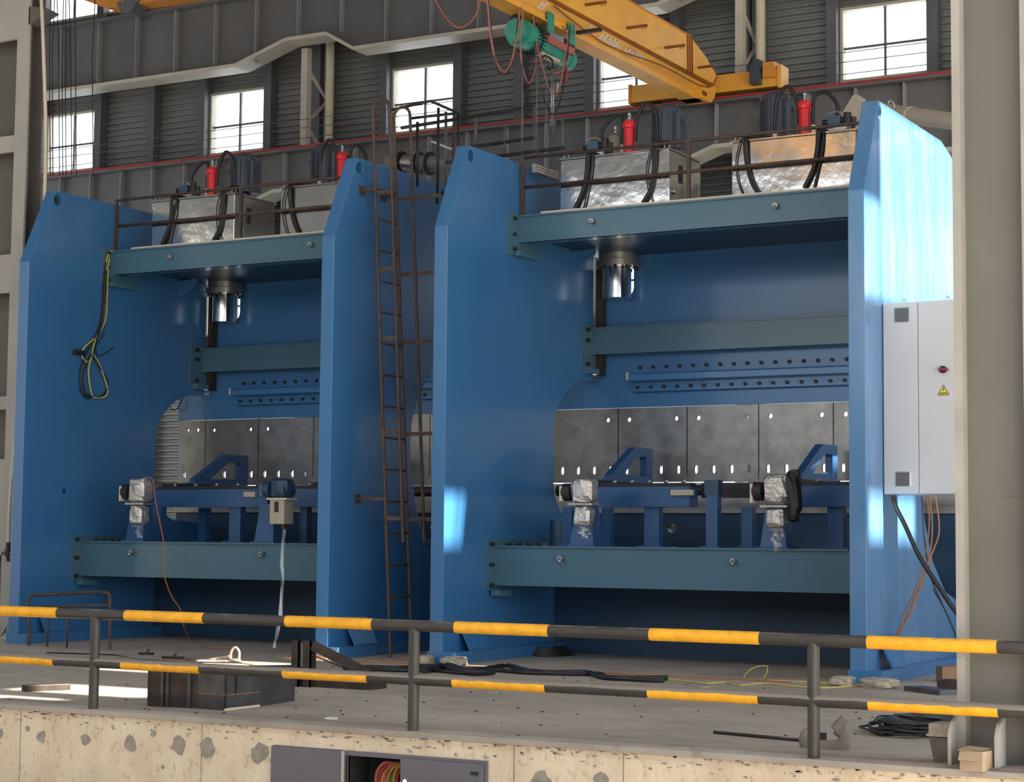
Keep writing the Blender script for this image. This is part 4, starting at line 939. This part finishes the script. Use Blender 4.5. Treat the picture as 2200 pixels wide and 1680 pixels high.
# ================================================================ WALL ELECTRICAL BOX
t = thing('electrical_box', ((bx0+bx1)/2, EDGE-.02, bzt-.7), 'dark grey electrical box set in the concrete wall, middle open', 'electrical box')
xm1, xm2 = at(746, 1640, 'Y', EDGE).x, at(868, 1640, 'Y', EDGE).x
MB().prism(rect(bx0-.01, bx1+.01, bzt-.75, bzt+.0), EDGE-.03, EDGE+.02, 'Y', [rect(bx0+.02, xm1-.01, bzt-.7, bzt-.02), rect(xm1+.012, bx1-.02, bzt-.7, bzt-.035)]).build('frame', BOXG, t)
zl = at(660, 1607, 'Y', EDGE).z
MB().box((bx0-.012, EDGE-.05, bzt-.75), (xm1-.005, EDGE-.02, zl)).build('door', BOXG, t, bevel=.004)
MB().box((xm2, EDGE-.055, bzt-.75), (bx1-.012, EDGE-.030, at(950, 1634, 'Y', EDGE).z)).build('door', BOXG, t, bevel=.004)
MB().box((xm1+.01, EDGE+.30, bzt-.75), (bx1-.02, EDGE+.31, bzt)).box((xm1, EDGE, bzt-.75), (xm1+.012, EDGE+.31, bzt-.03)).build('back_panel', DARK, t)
p = at(880, 1677, 'Y', EDGE); MB().cyl((p.x, EDGE-.055, p.z), (p.x, EDGE-.07, p.z), .018, 14).build('lock', CHROME, t)
p = at(1028, 1660, 'Y', EDGE); MB().box((p.x-.03, EDGE-.065, p.z-.012), (p.x+.03, EDGE-.055, p.z+.012)).build('handle_recess', BLACKM, t)
MB().box((xm1-.018, EDGE-.06, bzt-.75), (xm1+.012, EDGE-.02, zl+.005)).build('door_edge', STEEL, t)
bt = thing('power_cables', ((xm1+xm2)/2+.1, EDGE+.1, bzt-.4), 'thick red, yellow and green cables inside the open electrical box', 'cables')
for k, (dx, m) in enumerate(((0, CABR), (.035, REDP), (.07, mat('cable_ochre', (.40, .20, .02), .5)), (.105, CABR), (.14, MATS['cable_ochre']), (.175, mat('cable_green', (.02, .12, .06), .5)), (.21, MATS['cable_ochre']), (.245, REDP))):
    x = xm1+.22+dx*.8; z = bzt-.08-.015*(k % 3)
    MB().tube([(x-.02, EDGE+.10+.01*(k % 3), bzt-.55), (x-.01, EDGE+.10, z-.22), (x+.0, EDGE+.09, z-.10), (x+.05, EDGE+.10, z-.02), (x+.12, EDGE+.13, z-.01), (x+.3, EDGE+.2, z-.05)], .013, 8).build('cable', m, bt)

# ================================================================ LOOSE THINGS ON THE PLATFORM
# welded steel box
A0, B0, C0, D0 = at(316, 1517, 'Z', 0), at(424, 1522, 'Z', 0), at(484, 1527, 'Z', 0), at(559, 1518, 'Z', 0)
t = thing('welded_steel_box', tuple((A0+D0)/2), 'open welded steel box standing under the striped railing', 'steel box')
ht = .33
def wallp(a, b, m, nm, th=.012, h=ht):
    d = (b-a).normalized(); n_ = Vector((-d.y, d.x, 0))*th
    return MB().hexa([a, b, b+n_, a+n_, a+Vector((0,0,h)), b+Vector((0,0,h)), b+n_+Vector((0,0,h)), a+n_+Vector((0,0,h))]).build(nm, m, t)
E0 = A0+Vector((.35, .75, 0)); F0 = D0+Vector((-.1, .65, 0))
wallp(A0, B0, RAWBR, 'side_plate'); wallp(B0, C0, RAWST, 'front_plate'); wallp(C0, D0, RAWST, 'front_plate'); wallp(D0, F0, RAWST, 'side_plate'); wallp(E0, A0, RAWBR, 'side_plate'); wallp(F0, E0, RAWBR, 'side_plate')
for f in (.32, .42, .85): MB().bar(A0.lerp(B0, f)+Vector((0, -.012, 0)), A0.lerp(B0, f)+Vector((0, -.012, ht)), .02, .03).build('weld_rib', RAWST, t)
for f in (.02, .30): MB().bar(C0.lerp(D0, f)+Vector((.0, -.01, .02 if f < .1 else .14)), C0.lerp(D0, f)+Vector((0, -.01, ht)), .012, .02).build('weld_bead', BLACKM, t)
MB().bar(B0+Vector((0, -.012, .14)), C0+Vector((0, -.012, .135)), .008, .008).bar(C0+Vector((0, -.012, .135)), D0+Vector((0, -.012, .13)), .008, .008).build('weld_seam', CABB, t)
MB().bar(C0+Vector((0, -.008, .01)), D0+Vector((0, -.01, .01)), .01, .02).build('weld_seam', CREAMP, t)
# welded angle stand
p0, p1 = at(630, 1475, 'Z', 0), at(655, 1476, 'Z', 0)
t = thing('welded_stand', tuple(p0), 'brown welded stand with two uprights and a diagonal brace', 'stand')
hs = .46
for p in (p0, p1): MB().box((p.x-.03, p.y, 0), (p.x+.06, p.y+.02, hs)).box((p.x+.05, p.y, 0), (p.x+.06, p.y+.10, hs)).build('upright', RAWBR, t)
MB().bar((p1.x+.07, p1.y+.02, hs-.04), (p1.x+.62, p1.y+.3, .12), .02, .10).build('brace', RAWBR, t)
MB().bar((p1.x+.07, p1.y+.02, hs-.14), (p1.x+.50, p1.y+.3, .12), .02, .012).build('brace_lip', DARK, t)
MB().box((p1.x+.05, p1.y+.05, 0), (p1.x+.75, p1.y+.35, .06)).build('foot', RAWBR, t)
MB().box((p0.x+.055, p0.y+.03, .2), (p0.x+.085, p0.y+.05, hs-.02)).build('clip', STEEL, t)
# flat bar stock left
a, b = at(45, 1486, 'Z', 0), at(143, 1482, 'Z', 0)
MB().bar(a+Vector((0, .03, .03)), b+Vector((0, .03, .03)), .10, .06).build('steel_slab', RAWBR, label='flat dark steel slab lying on the floor at far left', cat='slab', bevel=.006)
# clamp and scrap behind the railing (left)
t = thing('lifting_shackle', tuple(at(505, 1426, 'Z', 0)), 'grey lifting shackle with a strap on the floor behind the steel box', 'shackle')
c = at(503, 1422, 'Z', .0)
MB().tube([c+Vector((-.05, 0, 0)), c+Vector((-.05, 0, .11)), c+Vector((0, .02, .17)), c+Vector((.06, .02, .11)), c+Vector((.06, 0, 0))], .018, 8).build('bow', DUSTY, t)
MB().cyl(c+Vector((-.08, 0, .02)), c+Vector((.09, 0, .02)), .02, 10).build('pin', DUSTY, t)
MB().bar(c+Vector((-.30, .05, .02)), c+Vector((-.05, .0, .07)), .08, .02).bar(c+Vector((-.36, .0, .015)), c+Vector((-.2, .05, .04)), .05, .03).build('strap', DUSTY, t)
for k, (px, py, l) in enumerate(((312, 1407, .2), (410, 1420, .14), (370, 1416, .3))):
    c = at(px, py, 'Z', 0); MB().bar(c+Vector((-l/2, 0, .015)), c+Vector((l/2, .03, .02)), .05, .03).bar(c+Vector((0, 0, .02)), c+Vector((.05, .02, .07)), .03, .02).build('scrap_metal', RAWBR, label=['small scrap metal piece on the floor, left of the shackle group', 'small scrap metal piece nearest the shackle', 'long thin scrap metal piece between two smaller ones'][k], cat='scrap', group='scrap metal behind the railing')
def floor_cable(name, pts, r, m, label, z=None):
    P = [at(a, b, 'Z', (z if z is not None else r)) for a, b in pts]
    for p in P: p.y = min(p.y, 19.20+.04*math.sin(p.x*9))
    return MB().tube(P, r, 6, 4).build(name, m, label=label, cat='cable')
floor_cable('floor_cable', [(100, 1402), (200, 1405), (260, 1408), (320, 1418), (420, 1422), (520, 1424)], .010, BLACKR, 'black cable on the floor behind the left half of the railing')
floor_cable('floor_cable', [(520, 1424), (560, 1430), (600, 1430), (620, 1433)], .010, CABY, 'pale yellow cable end on the sunlit floor patch')
floor_cable('thin_red_cable', [(690, 1416), (740, 1411), (762, 1400), (790, 1412), (830, 1418), (885, 1422), (960, 1424), (1050, 1426), (1120, 1424), (1190, 1425), (1240, 1416), (1290, 1428), (1400, 1432), (1470, 1430), (1550, 1440), (1640, 1450), (1700, 1465)], .008, CABO, 'thin orange-red cable winding across the floor in front of the presses')
t = thing('thick_floor_hoses', tuple(at(1050, 1440, 'Z', 0)), 'thick black cable bundle lying along the floor before the right press', 'cables')
for k, (pts, r) in enumerate(((((740, 1437), (800, 1434), (850, 1436), (920, 1432), (960, 1434), (1000, 1440), (1050, 1436), (1090, 1430), (1130, 1440), (1180, 1445), (1260, 1445), (1300, 1455), (1380, 1458), (1432, 1456)), .03), (((760, 1434), (850, 1440), (930, 1440), (1000, 1446), (1060, 1440), (1130, 1445), (1240, 1448), (1290, 1447), (1310, 1456), (1400, 1462), (1425, 1462)), .022), (((910, 1440), (960, 1430), (1010, 1444), (1060, 1442)), .04))):
    MB().tube([at(a, b, 'Z', r) for a, b in pts], r, 8, 4).build('cable', BLACKR, t)
floor_cable('yellow_green_cable', [(1432, 1460), (1480, 1464), (1520, 1468), (1560, 1466), (1590, 1472), (1640, 1468), (1700, 1474), (1760, 1478), (1830, 1474), (1880, 1462), (1905, 1420)], .010, CABY, 'yellow-green cable on the floor leading to the right end frame')
t = thing('wire_loop', tuple(at(1600, 1455, 'Z', 0)), 'small yellow wire standing up in a loop from the floor', 'wire')
c = at(1597, 1456, 'Z', 0)
MB().tube([c, c+Vector((.06, .02, .08)), c+Vector((.16, .05, .13)), c+Vector((.26, .06, .13)), c+Vector((.25, .05, .05)), c+Vector((.22, .05, 0))], .007, 6).build('wire', CABY, t)
# cable coil in the shade of the right press, and coil near the right
m = MB()
for k in range(5):
    c = at(1170, 1407, 'Z', 0); rr = .38-.03*k; m.tube([(c.x+rr*math.cos(a*.6), c.y+rr*.9*math.sin(a*.6), .02+.02*k+.015*math.sin(a*2)) for a in range(12)], .018, 6, 2)
m.build('cable_coil', BLACKR, label='coil of black cable in the shadow beside the right press foot', cat='cable')
t = thing('cable_pile', tuple(at(1950, 1585, 'Z', 0)), 'pile of black cable loops on the floor beside the right column', 'cables')
c = at(1955, 1575, 'Z', 0); rs = random.Random(4)
for k in range(8):
    rx, ry = rs.uniform(.25, .40), rs.uniform(.3, .55); ox, oy = rs.uniform(-.06, .1), rs.uniform(-.1, .1); ph = rs.uniform(0, 6)
    MB().tube([(c.x+ox+rx*math.cos(ph+a*.55), c.y+oy+ry*math.sin(ph+a*.55), .012+.012*k+.02*math.sin(a*1.3+k)**2) for a in range(12)], .009 if k % 3 else .014, 6, 3).build('cable', BLACKR, t)
MB().tube([at(1965, 1530, 'Y', c.y+.3), at(1972, 1512, 'Y', c.y+.3), at(1988, 1505, 'Y', c.y+.3), at(2002, 1518, 'Y', c.y+.3), at(2005, 1540, 'Y', c.y+.3)], .009, 6).build('cable', BLACKR, t)
blob(MB(), (c.x+.05, c.y+.1, .07), (.26, .25, .07), 8, squash=.3).build('cable_bag', BLACKR, t)
# iron rod
a, b = at(1534, 1573, 'Z', .012), at(1740, 1592, 'Z', .012)
MB().tube([a, b], .013, 8, 0).build('iron_rod', RAWBR, label='thin dark iron rod lying on the floor, touching the crane hook', cat='rod')
# crane hook lying on the floor
t = thing('crane_hook', tuple(at(1780, 1620, 'Z', 0)), 'rusty brown crane hook lying on the floor by the railing post', 'hook')
c = at(1775, 1608, 'Z', 0)
def hookp(u, v): return c+Vector((u, v*.35, v*.80+.05))
prof = [(-.13,.10,.025),(-.165,.05,.04),(-.15,-.02,.055),(-.08,-.055,.062),(0,-.06,.065),(.09,-.05,.062),(.135,.0,.055),(.13,.06,.045),(.09,.085,.035),(.06,.10,.03)]
def cat3(P):
    out = []
    for i in range(len(P)-1):
        p0, p1, p2, p3 = [Vector(P[max(0, min(len(P)-1, i+k))]) for k in (-1, 0, 1, 2)]
        for k in range(4):
            u = k/4; out.append(tuple(.5*(2*p1+(p2-p0)*u+(2*p0-5*p1+4*p2-p3)*u*u+(3*p1-p0-3*p2+p3)*u**3)))
    return out+[P[-1]]
prof = cat3(prof)
for i, nm in ((0, 'hook_body'),):
    m = MB(); n = 12; vs_ = []
    for j, (u, v, r) in enumerate(prof):
        u0, v0 = prof[max(j-1, 0)][:2]; u1, v1 = prof[min(j+1, len(prof)-1)][:2]
        d = (hookp(u1, v1)-hookp(u0, v0)).normalized(); sd = Vector((0, .92, -.40)); q = d.cross(sd).normalized(); sd = q.cross(d)
        vs_ += [hookp(u, v)+(q*math.cos(2*math.pi*k/n)*r+sd*math.sin(2*math.pi*k/n)*r*.85) for k in range(n)]
    m.add(vs_, [(j*n+k, j*n+(k+1) % n, (j+1)*n+(k+1) % n, (j+1)*n+k) for j in range(len(prof)-1) for k in range(n)], True)
    m.add(vs_, [tuple(range(n)), tuple(range((len(prof)-1)*n, len(prof)*n))]).build(nm, DUSTY, t)
MB().cyl(hookp(.06, .10), hookp(.10, .17), .045, 14).build('hook_neck', DUSTY, t)
MB().cyl(hookp(.09, .17)+Vector((0, 0, .0)), hookp(.115, .21), .035, 14).build('hook_nut', DUSTY, t)
MB().box(hookp(-.06, .0)-Vector((.03, .02, .04)), hookp(-.03, .05)+Vector((.02, .02, .02))).build('safety_latch', BLACKM, t)
# stuff around the column foot
t = thing('concrete_pedestal', tuple(at(2030, 1640, 'Z', 0)), 'tapered grey concrete pedestal with a flat cap beside the column', 'pedestal')
c = at(2028, 1636, 'Z', 0)
MB().hexa([c+Vector(q) for q in ((-.06,-.05,0),(.10,-.05,0),(.10,.12,0),(-.06,.12,0),(-.09,-.06,.17),(.10,-.06,.17),(.10,.14,.17),(-.09,.14,.17))]).build('foot_body', DUSTY, t, bevel=.01)
MB().box(c+Vector((-.085,-.07,.19)), c+Vector((.09,.14,.26))).box(c+Vector((-.10,-.08,.175)), c+Vector((.10,.14,.19))).build('foot_cap', CONCL, t)
t = thing('cardboard_box', tuple(at(2092, 1655, 'Z', 0)), 'small open cardboard box between the column gussets', 'box')
c = at(2088, 1657, 'Z', 0)
MB().hexa([c+Vector(q) for q in ((-.08,0,0),(.07,0,0),(.10,.14,0),(-.05,.14,0),(-.08,0,.13),(.07,0,.13),(.10,.14,.13),(-.05,.14,.13))]).build('carton', CARD, t)
MB().hexa([c+Vector(q) for q in ((-.085,-.03,.07),(.06,-.03,.07),(.06,-.026,.07),(-.085,-.026,.07),(-.08,.0,.132),(.07,.0,.132),(.07,.004,.132),(-.08,.004,.132))]).build('flap', CARD, t)
MB().hexa([c+Vector(q) for q in ((-.09,-.02,.135),(.06,.02,.135),(.09,.15,.14),(-.06,.13,.15),(-.09,-.02,.138),(.06,.02,.138),(.09,.15,.143),(-.06,.13,.153))]).build('flap', CARD, t)
# plates stacked by the right press foot
for k, (pa, pb, wd, h, m, lb) in enumerate((((1955, 1485), (2032, 1495), .22, .05, RAWST, 'dark steel plate lying in front of the right press foot'), ((2015, 1482), (2060, 1484), .3, .10, RAWBR, 'thick dark steel block behind the plates by the right column'), ((2012, 1466), (2062, 1466), .2, .17, CABB, 'brown steel channel on top of the scrap by the right column'))):
    a, b = at(*pa, 'Z', 0), at(*pb, 'Z', 0)
    MB().bar(a+Vector((0, .1, h/2)), b+Vector((0, .1, h/2)), wd, h).build('steel_plate', m, label=lb, cat='steel plate', group='scrap plates by the right press')
# concrete levelling lumps under the frames
for k, (px, py, s_, lb) in enumerate(((914, 1414, .09, 'rough concrete lump left of the middle press foot'), (978, 1412, .15, 'rough concrete lump right of the middle press foot'), (1890, 1478, .18, 'grey concrete lump at the foot of the lit end frame'), (700, 1410, .12, 'pale concrete lump under the foot of the ladder-side frame'), (1812, 1474, .12, 'pale concrete lump left of the lit end frame'))):
    c = at(px, py, 'Z', 0); c.y = min(c.y, 19.34); c.x = at(px, py, 'Y', c.y).x
    blob(MB(), (c.x, c.y, .05), (s_, .12, .055), 40+k, squash=.18).build('concrete_lump', CONCL, label=lb, cat='concrete', group='concrete lumps under the press feet')
# crumpled film scraps
for k, (px, py, s_, lb) in enumerate(((1492, 1484, .12, 'crumpled clear film on the floor beyond the middle rail'), (1500, 1612, .05, 'small crumpled film scrap at the platform edge'), (712, 1546, .04, 'tiny white paper scrap at the platform edge, left half'))):
    c = at(px, py, 'Z', 0); blob(MB(), (c.x, c.y, s_*.25), (s_, s_*.8, s_*.3), 60+k, squash=.5).build('film_scrap', FILM if k < 2 else WHITE, label=lb, cat='scrap', group='plastic scraps on the floor')
m = MB(); rs = random.Random(8)
for k in range(110):
    c = Vector((rs.uniform(-13, -3.9), rs.uniform(12.7, 18.5), 0)); s_ = rs.uniform(.005, .014)
    m.cbox((c.x, c.y, .004), (s_*2, s_, .008))
m.build('floor_debris', RAWBR, label='scattered small dark debris crumbs on the platform floor', cat='debris', kind='stuff')
